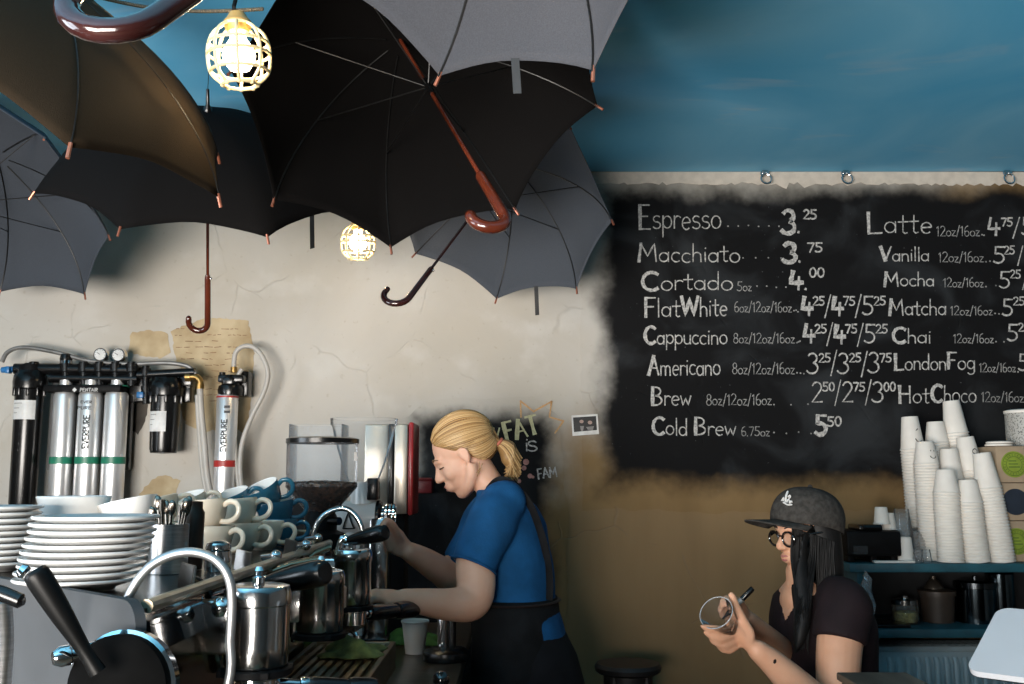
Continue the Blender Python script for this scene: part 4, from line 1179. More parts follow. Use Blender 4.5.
# end panel, a rounded slab set across the corner
d = V((-.40, .37, 0)).normalized(); nrm = V((d.y, -d.x, 0)) * -1
if nrm.y > 0: nrm = -nrm
o0 = V((-.452, 1.262, 0)); W = .57; zt = MT + .012; zb = ZC + .03; r = .035
pts = []
for cx, cz, a0 in ((W - r, zt - r, 0), (r, zt - r, 90), (r, zb + r, 180), (W - r, zb + r, 270)):
    for i in range(7):
        a = math.radians(a0 + 15 * i); pts.append((cx + r * math.cos(a), cz + r * math.sin(a)))
front = [o0 + d * x + V((0, 0, z)) + nrm * .012 for x, z in pts]
MB().prism(front, nrm * -.014).build('end_panel', GREYP, em, smooth=30)
fp = lambda x, z, out=0: o0 + d * x + V((0, 0, z)) + nrm * (.012 + out)
# big round knob with its lever on the end panel
hub = P(112, 694, 1.20)
hb = MB().lathe([(0, 0), (.058, 0), (.062, .006), (.062, .03), (.05, .038), (0, .04)], hub + V((0, .05, 0)), (-.12, -1, .05), 40).build('lever_hub', mat('dead_black_plastic', (.002, .002, .002), .8, 0, .2, 20, spec=.04), em)
MB().lathe([(.062, 0), (.0665, .002), (.0665, .014), (.062, .016)], hub + V((0, .05, 0)), (-.12, -1, .05), 40).build('chrome_ring', CHROME, hb)
h0 = P(84, 650, 1.18); h1 = P(34, 570, 1.16)
dd = (h1 - h0).normalized()
mb = MB().tube([h0 - dd * .02, h0, h0 + dd * .02, h0.lerp(h1, .55), h1 - dd * .006, h1], .012, 20)
mb = MB().tube([tuple(h0 - dd * .03) + (.010,), tuple(h0) + (.0085,), tuple(h0.lerp(h1, .45)) + (.0125,), tuple(h0.lerp(h1, .8)) + (.0145,), tuple(h1 - dd * .005) + (.014,), tuple(h1) + (.010,)], .01, 20, k=5)
lv = mb.build('lever_handle', mat('worn_black_grip', (.003, .003, .003), .4, spec=.18), em)
MB().lathe([(0, 0), (.007, .0), (.009, .004), (.006, .010), (0, .011)], h1 + V((-.008, 0, -.004)), (-.6, -.2, .5), 16).build('end_cap', CHROME, lv)
b = P(60, 657, 1.22)
mb = MB().lathe([(0, -.05), (.0105, -.05), (.0105, -.012), (.0125, -.01), (.0125, .0), (.008, .008), (0, .009)], b, (-.75, -.6, -.1), 20); mb.build('panel_bolt', CHROME, em)
# short black bar on a grey post
a = P(-14, 588, 1.22); c = P(24, 601, 1.22)
mb = MB().tube([tuple(a) + (.008,), tuple(a.lerp(c, .5)) + (.0095,), tuple(c - V((.004, 0, 0))) + (.009,), tuple(c) + (.005,)], .009, 14); bb = mb.build('steam_lever', BLACKP, em)
q = P(4, 600, 1.24); MB().tube([q, P(6, 640, 1.26), P(3, 690, 1.28)], .009, 12, k=4).build('lever_post', BRUSH, bb)
# gooseneck spout nearest the camera
Yw = 1.33; w = [P(x, y, Yw) for x, y in ((128, 598), (138, 580), (152, 565), (170, 555.5), (190, 552), (209, 556), (222, 566), (230, 582), (232, 604), (230, 640), (227, 690))]
w += [V((-.42, Yw + .01, ZC + .03))]
mb = MB().tube(w, .0062, 14, k=5); mb.build('gooseneck_spout', mat('satin_spout_steel', (.42, .42, .42), .42, .9, .05, 8), em)


def group_head(x, y, r, ztop, zbot, handle=None):
    c = V((x, y, 0)); g = MB()
    g.lathe([(0, zbot), (r * .93, zbot), (r * .97, zbot + .004), (r, zbot + .03), (r, ztop - .03), (r * 1.03, ztop - .028), (r * 1.03, ztop - .010), (r * .96, ztop - .002), (r * .8, ztop), (0, ztop)], c, (0, 0, 1), 44)
    g.box((x - .10, y - .03, zbot + .02), (x, y + .03, ztop - .02), .006)
    gh = g.build('group_head', STEEL, em)
    f = MB().lathe([(r * 1.06, zbot - .012), (r * 1.12, zbot - .010), (r * 1.12, zbot - .002), (r * 1.0, zbot), (r * .6, zbot - .012)], c, (0, 0, 1), 40)
    for k in range(4):
        a = k * PI / 2 + .5; f.box(c + V((r * math.cos(a) - .008, r * math.sin(a) - .008, zbot - .011)), c + V((r * math.cos(a) + .008, r * math.sin(a) + .008, zbot - .001)), .001)
    f.build('group_collar', BLACKM, gh)
    MB().lathe([(0, 0), (.009, 0), (.009, .010), (.006, .012), (.008, .02), (.005, .026), (0, .027)], c + V((0, 0, ztop)), (0, 0, 1), 18).build('cap_nut', CHROME, gh)
    return gh


g1 = group_head(-.378, 1.52, .0475, 1.296, 1.178)
g2 = group_head(-.372, 1.98, .0455, 1.277, 1.160)
g3 = group_head(-.372, 2.36, .0455, 1.292, 1.165)


def portafilter(parent, c, r, tip, name='portafilter', hr=.0125):
    c = V(c); tip = V(tip); d = (tip - c); dl = d.length; d.normalize()
    b = MB().lathe([(0, -.035), (r * .5, -.035), (r * .85, -.026), (r, -.02), (r, .006), (r * 1.06, .008), (r * 1.06, .014), (r * .9, .014)], c, (0, 0, 1), 32)
    b.tube([c + d * r * .8, c + d * (r + .035)], .0075, 14); b.lathe([(.010, 0), (.0115, .004), (.0115, .012), (.009, .016)], c + d * (r + .03), d, 20)
    pf = b.build(name, CHROME, parent) if parent else None
    a = c + d * (r + .04)
    hb = MB().tube([tuple(a) + (.0085,), tuple(a + d * .012) + (hr,), tuple(a.lerp(tip, .5)) + (hr * .95,), tuple(a.lerp(tip, .58)) + (hr * .9,), tuple(a.lerp(tip, .62)) + (hr * 1.12,), tuple(tip - d * .008) + (hr * 1.2,), tuple(tip) + (hr * .85,)], hr, 20, k=3)
    sp = MB(); s = V((-d.y, d.x, 0)).normalized()
    for q in (-1, 1): sp.tube([c + V((0, 0, -.033)), c + s * (.014 * q) + V((0, 0, -.042)), c + s * (.018 * q) + V((0, 0, -.062)), c + s * (.018 * q) + V((0, 0, -.07))], .0065, 10, k=3)
    return b, hb, sp


b, hb, sp = portafilter(em, (-.378, 1.52, 1.155), .036, P(377, 688, 1.60))
pf = [o for o in em.children if o.name.startswith('portafilter')][-1]; hb.build('handle', BLACKP, pf); sp.build('spout', CHROME, pf)
# steam taps, paddles and lever arms along the top edge
SQ = mat('square_paddle_steel', (.35, .34, .33), .3, 1)
def paddle(px, py, Y, w, h, rot):
    c = P(px, py, Y); R = Matrix.Rotation(rot, 3, 'Z') @ Matrix.Rotation(.15, 3, 'Y')
    bm = bmesh.new(); bmesh.ops.create_cube(bm, size=1)
    for v in bm.verts: v.co = R @ V((v.co.x * w, v.co.y * .006, v.co.z * h)) + c
    bmesh.ops.bevel(bm, geom=list(bm.edges), offset=.0015, segments=2, affect='EDGES')
    m = MB().bm(bm); p_ = m.build('paddle', SQ, em)
    MB().tube([c + V((.0, .004, 0)), c + V((.01, .03, -.01)), c + V((.02, .05, -.03))], .006, 10).build('paddle_stem', BLACKP, p_)
paddle(243, 563, 1.84, .038, .044, -.5); paddle(290, 550, 2.16, .034, .044, -.6); paddle(187, 577, 1.5, .03, .038, -.5)
for px, py, Y, r in ((196, 600, 1.52, .013), (221, 608, 1.5, .016), (276, 556, 2.0, .012), (306, 545, 2.2, .012), (318, 538, 2.28, .010)):
    c = P(px, py, Y); MB().ball(c, r, 14).cyl(c, c + V((-.03, .02, -.004)), r * .6).build('tap_knob', CHROME, em)
# brew levers: black grips pivoting on chrome yokes
def brew_lever(x0, y0, x1, y1, Y0_, Y1_, r0, r1):
    a = P(x0, y0, Y0_); c = P(x1, y1, Y1_); d = (c - a).normalized()
    l = MB().tube([tuple(a) + (r0 * .7,), tuple(a + d * .01) + (r0,), tuple(a.lerp(c, .6)) + (r1,), tuple(c - d * .006) + (r1 * .95,), tuple(c) + (r1 * .5,)], r0, 18, k=4).build('brew_lever', BLACKP, em)
    MB().tube([a + V((-.02, 0, -.02)), a + V((-.012, 0, .006)), a + d * .004], .009, 12, k=3).ball(a, .013, 14).build('lever_yoke', CHROME, l)
brew_lever(268, 584, 326, 572, 1.72, 1.66, .016, .022)
brew_lever(348, 541, 386, 532, 2.34, 2.28, .012, .019)
for (x0, y0, x1, y1, Y) in ((262, 575, 320, 559, 1.95), (300, 563, 330, 547, 2.3)):
    a = P(x0, y0, Y); c = P(x1, y1, Y + .05)
    MB().tube([a, a.lerp(c, .5) + V((0, 0, .004)), c], .008, 12).build('lever_rod', mat('brassy_rod', (.45, .36, .25), .25, 1), em)
# far gooseneck
Yw = 2.46; MB().tube([P(x, y, Yw) for x, y in ((312, 548), (314, 532), (321, 518), (333, 510), (344, 508.5), (353, 513), (360, 523), (362.5, 535), (362, 560))], .0068, 12, k=5).build('gooseneck_spout', STEEL, em)
# pressure gauge on the face
c = V((-.454, 1.62, 1.2)); g = MB().lathe([(.05, 0), (.05, .006), (.042, .008), (.04, .003), (0, .003)], c, (1, 0, 0), 32).build('pressure_gauge', CHROME, em)
MB().tube([c + V((.006, 0, 0)), c + V((.006, .02, .02))], .0015, 6).build('needle', BLACKP, g)
c = V((-.454, 2.17, 1.17)); MB().box(c + V((0, -.07, -.05)), c + V((.012, .07, .05)), .004).build('service_plate', STEEL, em)
# box-shaped hood beside group two
a = P(334, 596, 2.08); mb = MB(); mb.prism([a + V((-.06, -.03, -.03)), a + V((.014, -.03, -.03)), a + V((.014, -.03, .01)), a + V((-.02, -.03, .045)), a + V((-.06, -.03, .045))], (0, .10, 0)); mb.build('group_hood', BRUSH, em)
# drip tray with slatted grate
tx0, tx1, ty0, ty1, tz = -.45, -.262, 1.33, 2.32, 1.085
mb = MB(); mb.box((tx0, ty0, tz - .05), (tx1, ty0 + .012, tz + .004), .003); mb.box((tx0, ty1 - .012, tz - .05), (tx1, ty1, tz + .004), .003); mb.box((tx1 - .012, ty0, tz - .05), (tx1, ty1, tz + .004), .003); mb.box((tx0, ty0, tz - .05), (tx0 + .012, ty1, tz + .004), .003); mb.box((tx0, ty0, tz - .055), (tx1, ty1, tz - .045))
mb.box((tx0, ty0 + .1, ZC), (tx1 - .03, ty1 - .1, tz - .05), .01)
dt = mb.build('drip_tray', mat('worn_tray_steel', (.30, .24, .16), .3, 1, .15, 9), em)
mb = MB(); k = tx0 + .02
while k < tx1 - .02: mb.box((k, ty0 + .012, tz - .006), (k + .011, ty1 - .012, tz)); k += .019
for y in (1.6, 1.9, 2.2): mb.box((tx0 + .012, y, tz - .010), (tx1 - .012, y + .008, tz - .004))
mb.build('grate', mat('brown_grate_steel', (.26, .19, .11), .35, 1, .15, 9), dt)

# portafilter in the barista's hand (locked into the third group)
pc = V((-.372, 2.36, 1.142)); tip = P(414, 609, 2.62)
b, hb, sp = portafilter(None, pc, .036, tip, hr=.0185)
pt = thing('portafilter', 'portafilter with thick black handle held by the blonde barista above the paper cup', 'portafilter', pc - V((0, 0, .07)))
b.build('basket_holder', CHROME, pt); h_ = hb.build('handle', BLACKP, pt); sp.build('spout', CHROME, pt)
PF_A, PF_B = pc, tip

# green cloths
def cloth(name, label, c, sx, sy, h, seed, m, folds=5):
    rnd = random.Random(seed); N = 22; vs = []; fs = []; c = V(c); K = [(rnd.uniform(3, 8), rnd.uniform(-4, 4), rnd.uniform(0, 6)) for _ in range(folds)]
    for i in range(N + 1):
        for j in range(N + 1):
            u = i / N * 2 - 1; v = j / N * 2 - 1; r = max(abs(u), abs(v)); e = 1 - r ** 4
            z = h * e * (.55 + .45 * sum(math.sin(a * u + b_ * v + p) for a, b_, p in K) / folds * 1.6)
            wob = 1 + .12 * math.sin(5 * math.atan2(v, u) + seed)
            vs.append(c + V((u * sx * wob, v * sy * wob, max(.0015, z) + .001)))
    for i in range(N):
        for j in range(N):
            o = i * (N + 1) + j; fs.append((o, o + 1, o + N + 2, o + N + 1))
    o = MB().add(vs, fs).build(name, m, loc=c, smooth=180)
    s = o.modifiers.new('t', 'SOLIDIFY'); s.thickness = .003; s.offset = 1
    tag(o, label, 'cloth'); return o
GCL = mat('moss_green_cloth', (.16, .17, .045), .9, 0, .25, 30, bump=.5, bscale=300); GCL2 = mat('bright_green_cloth', (.09, .24, .05), .9, 0, .25, 30, bump=.5, bscale=300)
cloth('cloth', 'crumpled moss green cloth on the drip tray', (-.335, 2.16, tz), .062, .06, .04, 3, GCL)
c = P(408, 643, 3.02); cloth('cloth', 'green folded cloth on the counter behind the paper cup', (c.x, 3.02, ZC), .095, .06, .032, 6, GCL2)
# paper cup
c = P(412, 651, 2.86); k = (ZC - 1.45) / (c.z - 1.45)
cy = 2.84; cx = P(415, 640, cy).x
h = .088; rb = .026; rt = .0365
pcup = MB().lathe([(0, .004), (rb - .003, .004), (rb - .001, 0), (rb, 0), (rt, h - .006), (rt + .0012, h - .006), (rt + .003, h - .002), (rt + .0015, h + .001), (rt - .001, h - .001), (rb - .001, .008), (0, .008)], (cx, cy, ZC + .001), (0, 0, 1), 36).build('paper_cup', mat('white_cup_paper', (.72, .69, .65), .55, 0, .02, 10), loc=(cx, cy, ZC))
tag(pcup, 'white paper cup standing upright on the counter under the portafilter handle', 'paper cup')
# round black base with post
cy = 2.74; cx = P(446, 650, cy).x; s_ = thing('tamping_stand', 'round black base with glossy post on the counter by the barista', 'stand', (cx, cy, ZC))
MB().lathe([(0, 0), (.062, 0), (.064, .006), (.062, .022), (.05, .03), (.02, .034), (0, .034)], (cx, cy, ZC + .001), (0, 0, 1), 44).build('base', BLACKP, s_)
MB().cyl((cx - .012, cy + .04, ZC + .03), (cx - .012, cy + .04, ZC + .15), .014).build('post', CHROME, s_)
MB().cyl((cx + .014, cy + .04, ZC + .03), (cx + .014, cy + .04, ZC + .14), .010).build('post', BLACKP, s_)
# tamper with ball knob
cy = 2.24; cx = P(441, 678, cy).x; t_ = thing('tamper', 'coffee tamper with a shiny black ball knob at the counter edge', 'tamper', (cx, cy, ZC))
MB().lathe([(0, 0), (.028, 0), (.029, .003), (.029, .012), (.01, .016), (.008, .03), (0, .03)], (cx, cy, ZC + .001), (0, 0, 1), 30).build('base', STEEL, t_)
MB().ball((cx, cy, ZC + .046), .0185, 24).build('knob', mat('gloss_black_ball', (.008, .008, .009), .08, 0, coat=1), t_)
c = (cx + .05, cy + .02, ZC)
cloth('cloth', 'dark brown crumpled cloth beside the tamper', c, .04, .05, .02, 9, mat('dark_brown_cloth', (.03, .015, .010), .95))

# ---- grinders behind the machine
SMOKE = glass('hopper_plastic', (.95, .96, .97), .04, .22, .08)
BEAN = mat('roasted_beans', (.065, .032, .018), .4, 0, .5, 90)
def hopper(parent, c, r, zt, zcone, zneck, rn, lid=True):
    x, y = c
    prof = [(rn, zneck), (rn + .002, zneck), (r, zcone), (r, zt)]
    MB().lathe(prof, (x, y, 0), (0, 0, 1), 44).build('hopper', SMOKE, parent)
    if lid:
        MB().lathe([(0, zt + .012), (r * .9, zt + .012), (r + .003, zt + .008), (r + .003, zt - .004), (r - .003, zt - .004)], (x, y, 0), (0, 0, 1), 44).build('lid', BLACKP, parent)


y1 = 2.76; x1 = P(322, 470, y1).x; K = y1 / F
gr = thing('coffee_grinder', 'coffee grinder with black-lidded clear hopper half full of dark beans', 'grinder', (x1, y1, ZC))
zt = P(322, 442, y1).z; zc = P(322, 487, y1).z; zn = P(322, 513, y1).z
hopper(gr, (x1, y1), 35 * K, zt, zc, zn, 13 * K)
bt = P(322, 484, y1).z; rr = 33.5 * K
mb = MB().lathe([(0, zn + .004), (12 * K, zn + .004), (rr, zc + .002), (rr, bt), (0, bt + .006)], (x1, y1, 0), (0, 0, 1), 36)
bd = mb.build('coffee_beans', BEAN, gr)
mb = MB(); rnd = random.Random(8)
for i in range(260):
    a = rnd.uniform(0, 2 * PI)
    if i < 110: rr_ = rr * math.sqrt(rnd.random()) * .96; z = bt + .006 * (1 - rr_ / rr) + .002
    else:
        t = rnd.random(); rr_ = 12 * K + (rr - 12 * K) * t - .001; z = zn + .004 + (zc - zn) * t if rnd.random() < .8 else rnd.uniform(zc, bt); rr_ = rr - .001 if z > zc else rr_
    mb.ball((x1 + rr_ * math.cos(a), y1 + rr_ * math.sin(a), z), (.0058, .0042, .0036), 8, Matrix.Rotation(rnd.uniform(0, 6), 3, 'Z') @ Matrix.Rotation(rnd.uniform(0, 6), 3, 'X'))
bb = mb.build('loose_beans', BEAN, bd); bb['kind'] = 'stuff'
mb = MB(); mb.lathe([(14 * K, zn - .05), (16 * K, zn - .045), (16 * K, zn - .01), (13 * K, zn + .006)], (x1, y1, 0), (0, 0, 1), 30); mb.lathe([(0, zn - .14), (24 * K, zn - .14), (26 * K, zn - .12), (24 * K, zn - .055), (15 * K, zn - .045), (0, zn - .045)], (x1, y1, 0), (0, 0, 1), 36)
mb.build('adjusting_collar', BLACKM, gr)
MB().box((x1 - .075, y1 - .07, ZC + .03), (x1 + .06, y1 + .10, zn - .135), .012).build('body', BLACKM, gr)
MB().box((x1 - .085, y1 - .13, ZC), (x1 + .07, y1 + .11, ZC + .035), .008).build('base', BLACKP, gr)
MB().tube([(x1 + .03, y1 - .03, zn - .02), (x1 + .06, y1 - .05, zn - .02)], .011, 12).build('clamp_knob', BLACKP, gr)
mb = MB()
q = P(354, 452, y1 - .02)
mb.prism([P(354, 452, y1 - .07) , P(357, 452, y1 - .07), P(357, 461, y1 - .07), P(354, 461, y1 - .07)], (0, .002, 0)); mb.build('hopper_catch', BLACKP, gr)

y2 = 3.02; x2 = P(361, 450, y2).x; K2 = y2 / F
g2_ = thing('coffee_grinder', 'tall white-headed grinder with an empty clear cone hopper behind the bean hopper', 'grinder', (x2, y2, ZC))
zt = P(361, 419, y2).z; zb = P(368, 481, y2).z
MB().lathe([(14 * K2, zb), (15 * K2, zb), (22 * K2, zb + (zt - zb) * .3), (29 * K2, zb + (zt - zb) * .68), (31.5 * K2, zt - .02), (33 * K2, zt - .02), (33.5 * K2, zt), (31 * K2, zt)], (x2 + .008, y2, 0), (0, 0, 1), 44).build('hopper', SMOKE, g2_)
a = P(367, 500, y2 - .03); b_ = P(378, 478, y2 - .03); MB().box((a.x, y2 - .04, a.z), (b_.x, y2 + .03, b_.z), .004).build('shutter', BLACKP, g2_)
wz = P(360, 517, y2).z; xa = P(334, 517, y2).x; xb = P(384, 517, y2).x; rw = 16 * K2
WH = mat('white_enamel', (.62, .60, .56), .25, 0, .03, 5)
wh = MB().lathe([(0, 0), (rw * .9, 0), (rw, .008), (rw, xb - xa - .03), (rw * .97, xb - xa - .02)], (xa, y2, wz), (1, 0, 0), 36).build('burr_head', WH, g2_)
MB().lathe([(rw * .98, 0), (rw * 1.02, .002), (rw * 1.02, .010), (rw * .9, .016), (0, .016)], (xb - .022, y2, wz), (1, 0, 0), 36).build('dial_ring', BLACKP, wh)
mb = MB()
for k in range(3): mb.lathe([(0, .0), (rw * .72, 0), (rw * .72, .006), (rw * .6, .009), (0, .009)], (xb - .004, y2, wz), (1, 0, 0), 30).v
for k in range(3): mb.lathe([(rw * .5, 0), (rw * .62, .001), (rw * .62, .007), (rw * .5, .008)], (xb + .004 + k * .011, y2, wz + .01), (1, 0, 0), 30)
mb.build('silver_bands', CHROME, wh)
mb = MB(); e = .002
tri = [P(345, 528, y2), P(351, 512, y2), P(356, 528, y2)]
tri = [V((p.x, y2 - math.sqrt(max(0, rw ** 2 - (p.z - wz) ** 2)) - .001, p.z)) for p in tri]
tl = dense([(p.x, p.z) for p in tri + [tri[0]]], 6); tl = [V((x, y2 - math.sqrt(max(0, rw ** 2 - (z - wz) ** 2)) - .001, z)) for x, z in tl]; mb.tube(tl, .0022, 8); mb.tube([tri[2], tri[2] + V((.006, 0, .010))], .0022, 8); mb.build('black_emblem', BLACKP, wh)
mb = MB(); mb.cyl((x2 + .01, y2, zb - .002), (x2 + .01, y2, wz + rw * .8), 13 * K2); mb.build('throat', WH, g2_)
MB().box((P(371, 560, y2).x, y2 - .05, ZC + .02), (P(389, 560, y2).x, y2 + .07, wz - .0), .008).build('column', STEEL, g2_)
MB().box((P(338, 560, y2).x, y2 - .08, ZC), (P(392, 560, y2).x, y2 + .10, ZC + .025), .006).build('base', BLACKP, g2_)
MB().box((P(345, 560, y2).x, y2 - .03, ZC + .02), (P(366, 560, y2).x, y2 + .05, wz - rw * .9), .01).build('motor_body', WH, g2_)
# clear acrylic box behind both
y3 = 3.22; a = P(291, 500, y3); b_ = P(346, 425, y3)
mb = MB(); t = .004
mb.box((a.x, y3 - .06, a.z), (b_.x, y3 - .06 + t, b_.z)); mb.box((a.x, y3 + .06, a.z), (b_.x, y3 + .06 + t, b_.z)); mb.box((a.x, y3 - .06, a.z), (a.x + t, y3 + .06, b_.z)); mb.box((b_.x - t, y3 - .06, a.z), (b_.x, y3 + .06, b_.z)); mb.box((a.x, y3 - .06, a.z - t), (b_.x, y3 + .06, a.z))
ab = thing('acrylic_bin', 'clear rectangular bin standing behind the bean hopper', 'bin', ((a.x + b_.x) / 2, y3, ZC)); mb.build('bin', SMOKE, ab)
MB().box((a.x + .01, y3 - .05, ZC), (b_.x - .01, y3 + .05, a.z - .006), .006).build('stand', BLACKM, ab)
# steel tower with red edge
y4 = 3.2; xa = P(364, 470, y4).x; xm0 = P(388, 470, y4).x; xm1 = P(394.5, 470, y4).x; xb = P(408, 470, y4).x
zt = P(390, 424, y4).z; zb = P(390, 514, y4).z
tw = thing('steel_tower', 'tall steel appliance with black seam and red side edge behind the grinders', 'appliance', ((xa + xb) / 2, y4, ZC))
STW = mat('warm_brushed_steel', (.62, .55, .46), .35, .8, .04, 30, stretch=(12, 1, 1))
MB().box((xa, y4, zb), (xm0, y4 + .16, zt), .006).build('front_plate', STW, tw)
MB().box((xm0 + .001, y4 - .012, zb), (xm1 - .001, y4 + .14, zt), .003).build('black_seam', BLACKP, tw)
MB().box((xm1, y4 - .015, zb), (xb, y4 + .16, zt), .006).build('side_plate', STW, tw)
MB().box((xb + .001, y4 - .012, zb - .004), (xb + .018, y4 + .18, zt + .006), .006).build('red_edge', mat('red_enamel', (.38, .02, .022), .3), tw)
MB().box((xa + .03, y4 + .02, ZC), (xb - .01, y4 + .14, zb - .001), .004).build('pedestal', BLACKM, tw)
c = P(424, 488, 3.9)
o = MB().box(c + V((-.03, 0, -.02)), c + V((.03, .09, .035)), .004).tube([c + V((-.03, -.004, .034)), c + V((.03, -.004, .034))], .006, 10).build('red_bracket', mat('dark_red_paint', (.16, .012, .014), .4), loc=c)
tag(o, 'small dark red bracket on the black wall beside the steel tower', 'bracket')
# ---------------------------------------------------------------- plates, bowls, cups and cutlery on the machine
def plate(r, name='plate', m=mat('plate_china', (.60, .60, .59), .16, 0, .02, 6, coat=.2)):
    return MB().lathe([(0, 0), (r * .58, 0), (r * .6, .003), (r * .62, .004), (r * .985, .0135), (r, .0155), (r * .99, .018), (r * .96, .0172), (r * .62, .008), (r * .55, .0055), (0, .0055)], (0, 0, 0), (0, 0, 1), 48).build(name, m, loc=(0, 0, 0))


Z0 = MT + .001
pp = plate(.0895)
def stack(px, Y, n, pitch, words, first, r_jit, dx=0, top_words=None):
    c = P(px, 560, Y); c.z = Z0; rnd = random.Random(n)
    for k in range(n):
        o = pp if first and k == 0 else pp.copy()
        if not (first and k == 0): COL.objects.link(o)
        o.location = c + V((dx * k + rnd.uniform(-r_jit, r_jit), rnd.uniform(-r_jit, r_jit), k * pitch))
        if 'group' in o: del o['group']
        last = k == n - 1
        tag(o, ('topmost white plate of the ' if last else 'white plate in the ') + words, 'plate', None if last else 'plates in the ' + words)
c = P(90, 560, 1.62)
stack(79, 1.50, 10, .0099, 'tall stack behind the black lever', True, .0015, .0025)
stack(-15, 1.8, 10, .0106, 'stack cut by the edge of the frame', False, .002)


def bowl(name, r, h, m, org, tilt=(0, 0)):
    o = MB().lathe([(0, 0), (r * .55, 0), (r * .6, .004), (r * .85, h * .45), (r, h), (r * .985, h + .002), (r * .955, h), (r * .8, h * .47), (r * .5, .01), (0, .008)], (0, 0, 0), (0, 0, 1), 44).build(name, m, loc=(0, 0, 0))
    o.location = org; o.rotation_euler = (tilt[0], tilt[1], 0); return o


a = P(73, 520, 1.98); zt = P(73, 497, 1.98).z
tag(bowl('bowl', .068, .055, WHITEC, (a.x, 1.98, Z0)), 'white bowl at the bottom of the pair behind the tall plate stack', 'bowl')
tag(bowl('bowl', .069, .062, WHITEC, (a.x, 1.98, zt - .062)), 'white bowl on top of another behind the tall plate stack', 'bowl')
a = P(128, 520, 1.96)
tag(bowl('bowl', .050, .06, WHITEC, (a.x, 1.99, Z0)), 'white bowl under the tilted one behind the spoon holder', 'bowl')
tag(bowl('bowl', .056, .045, WHITEC, (a.x, 1.98, P(128, 521, 1.96).z - .006), (0, -.22)), 'white tilted bowl between the plate stack and the spoon holder', 'bowl')
a = P(122, 500, 2.2)
tag(bowl('bowl', .07, .09, CREAMC, (a.x, 2.22, Z0)), 'deep cream bowl farthest back behind the white bowls', 'bowl')
Rc = .043


def cup_saucerless(name, label, m_out, m_in, org, tilt, hang, group=None, r=.043, h=.062):
    """rounded cup with its ear-shaped handle; hang: direction of the handle"""
    t = thing(name, label, 'cup', (0, 0, 0), group)
    out = [(0, 0), (r * .52, 0), (r * .56, .003), (r * .60, .004), (r * .84, h * .38), (r * .97, h * .75), (r, h), (r * .985, h + .0015)]
    inn = [(r * .985, h + .0015), (r * .95, h), (r * .92, h * .75), (r * .79, h * .4), (r * .5, .009), (0, .007)]
    MB().lathe(out, (0, 0, 0), (0, 0, 1), 40).build('cup_body', m_out, t)
    MB().lathe(inn, (0, 0, 0), (0, 0, 1), 40).build('cup_inside', m_in, t)
    mb = MB(); pts = [(r * .93, 0, h * .80), (r * 1.25, 0, h * .90), (r * 1.55, 0, h * .80), (r * 1.62, 0, h * .58), (r * 1.45, 0, h * .36), (r * 1.1, 0, h * .26), (r * .74, 0, h * .30)]
    mb.tube(pts, .0042, 12, k=5, flat=1.35); mb.build('handle', m_out, t)
    t.location = org; t.rotation_euler = (tilt[0], tilt[1], hang); return t


def on(px, Y): return V((P(px, 540, Y).x, Y, 0))
ZT = Z0
# a lower row standing on the tray and an upper row nested in it, tilted as they were left
spec = [
    # px, Y, level z, tilt, handle heading, colours, label
    (210, 2.10, 0, (0, 0), -.35, CREAMC, CREAMC, 'white cup standing under the large tilted white cup'),
    (205, 2.10, .048, (.0, -.10), -.25, CREAMC, CREAMC, 'white tilted cup nested on another right behind the spoons'),
    (239, 2.24, 0, (0, 0), -.30, CREAMC, CREAMC, 'cream cup standing in front row under another cream cup'),
    (237, 2.24, .047, (0, -.12), -.1, CREAMC, CREAMC, 'cream tilted cup nested on top beside the blue cups'),
    (262, 2.34, 0, (0, 0), -.2, CREAMC, CREAMC, 'cream cup half hidden between the cream and the blue stack'),
    (278, 2.48, 0, (0, 0), -.1, BLUEC, WHITEC, 'blue cup standing at the bottom of the blue stack'),
    (278, 2.48, .040, (.0, -.14), .05, BLUEC, WHITEC, 'blue cup in the middle of the blue stack'),
    (271, 2.48, .078, (.0, -.38), .1, BLUEC, WHITEC, 'topmost blue cup of the stack, tipped to show its white inside'),
    (240, 2.49, 0, (0, 0), .1, BLUEC, WHITEC, 'blue cup at the bottom of the back stack behind the cream cups'),
    (238, 2.49, .060, (0, -.28), .2, BLUEC, WHITEC, 'blue tipped cup on the back stack behind the cream cups'),
    (198, 2.50, 0, (0, 0), .3, BLUEC, WHITEC, 'blue cup on the tray under the back cream-sided cup'),
    (192, 2.49, .052, (0, -.24), .15, CREAMC, WHITEC, 'cream tipped cup farthest back under the wall filter'),
    (166, 2.3, 0, (0, 0), .4, CREAMC, CREAMC, 'white cup half hidden right behind the spoon holder'),
    (160, 2.3, .050, (0, -.2), .3, CREAMC, CREAMC, 'cream tipped cup behind the spoon holder'),
]
for px, Y, dz, tl, hd, mo, mi, lab in spec:
    s = 1.0
    t = cup_saucerless('cup', lab, mo, mi, on(px, Y) + V((0, 0, ZT + dz)), (tl[0], 0), hd, None, r=.0495 if mo is not BLUEC else .0465, h=.064)
    # tilt about the horizontal axis that lifts the handle side
    t.rotation_euler = ((Matrix.Rotation(-.9 * tl[1], 3, 'X') if mi is WHITEC and mo is not WHITEC else Matrix.Identity(3)) @ Matrix.Rotation(hd, 3, 'Z') @ Matrix.Rotation(tl[1], 3, 'Y')).to_euler()
    if tl[1]: t.location += V((-.01 * abs(tl[1]), 0, .018 * abs(tl[1]) + .002))

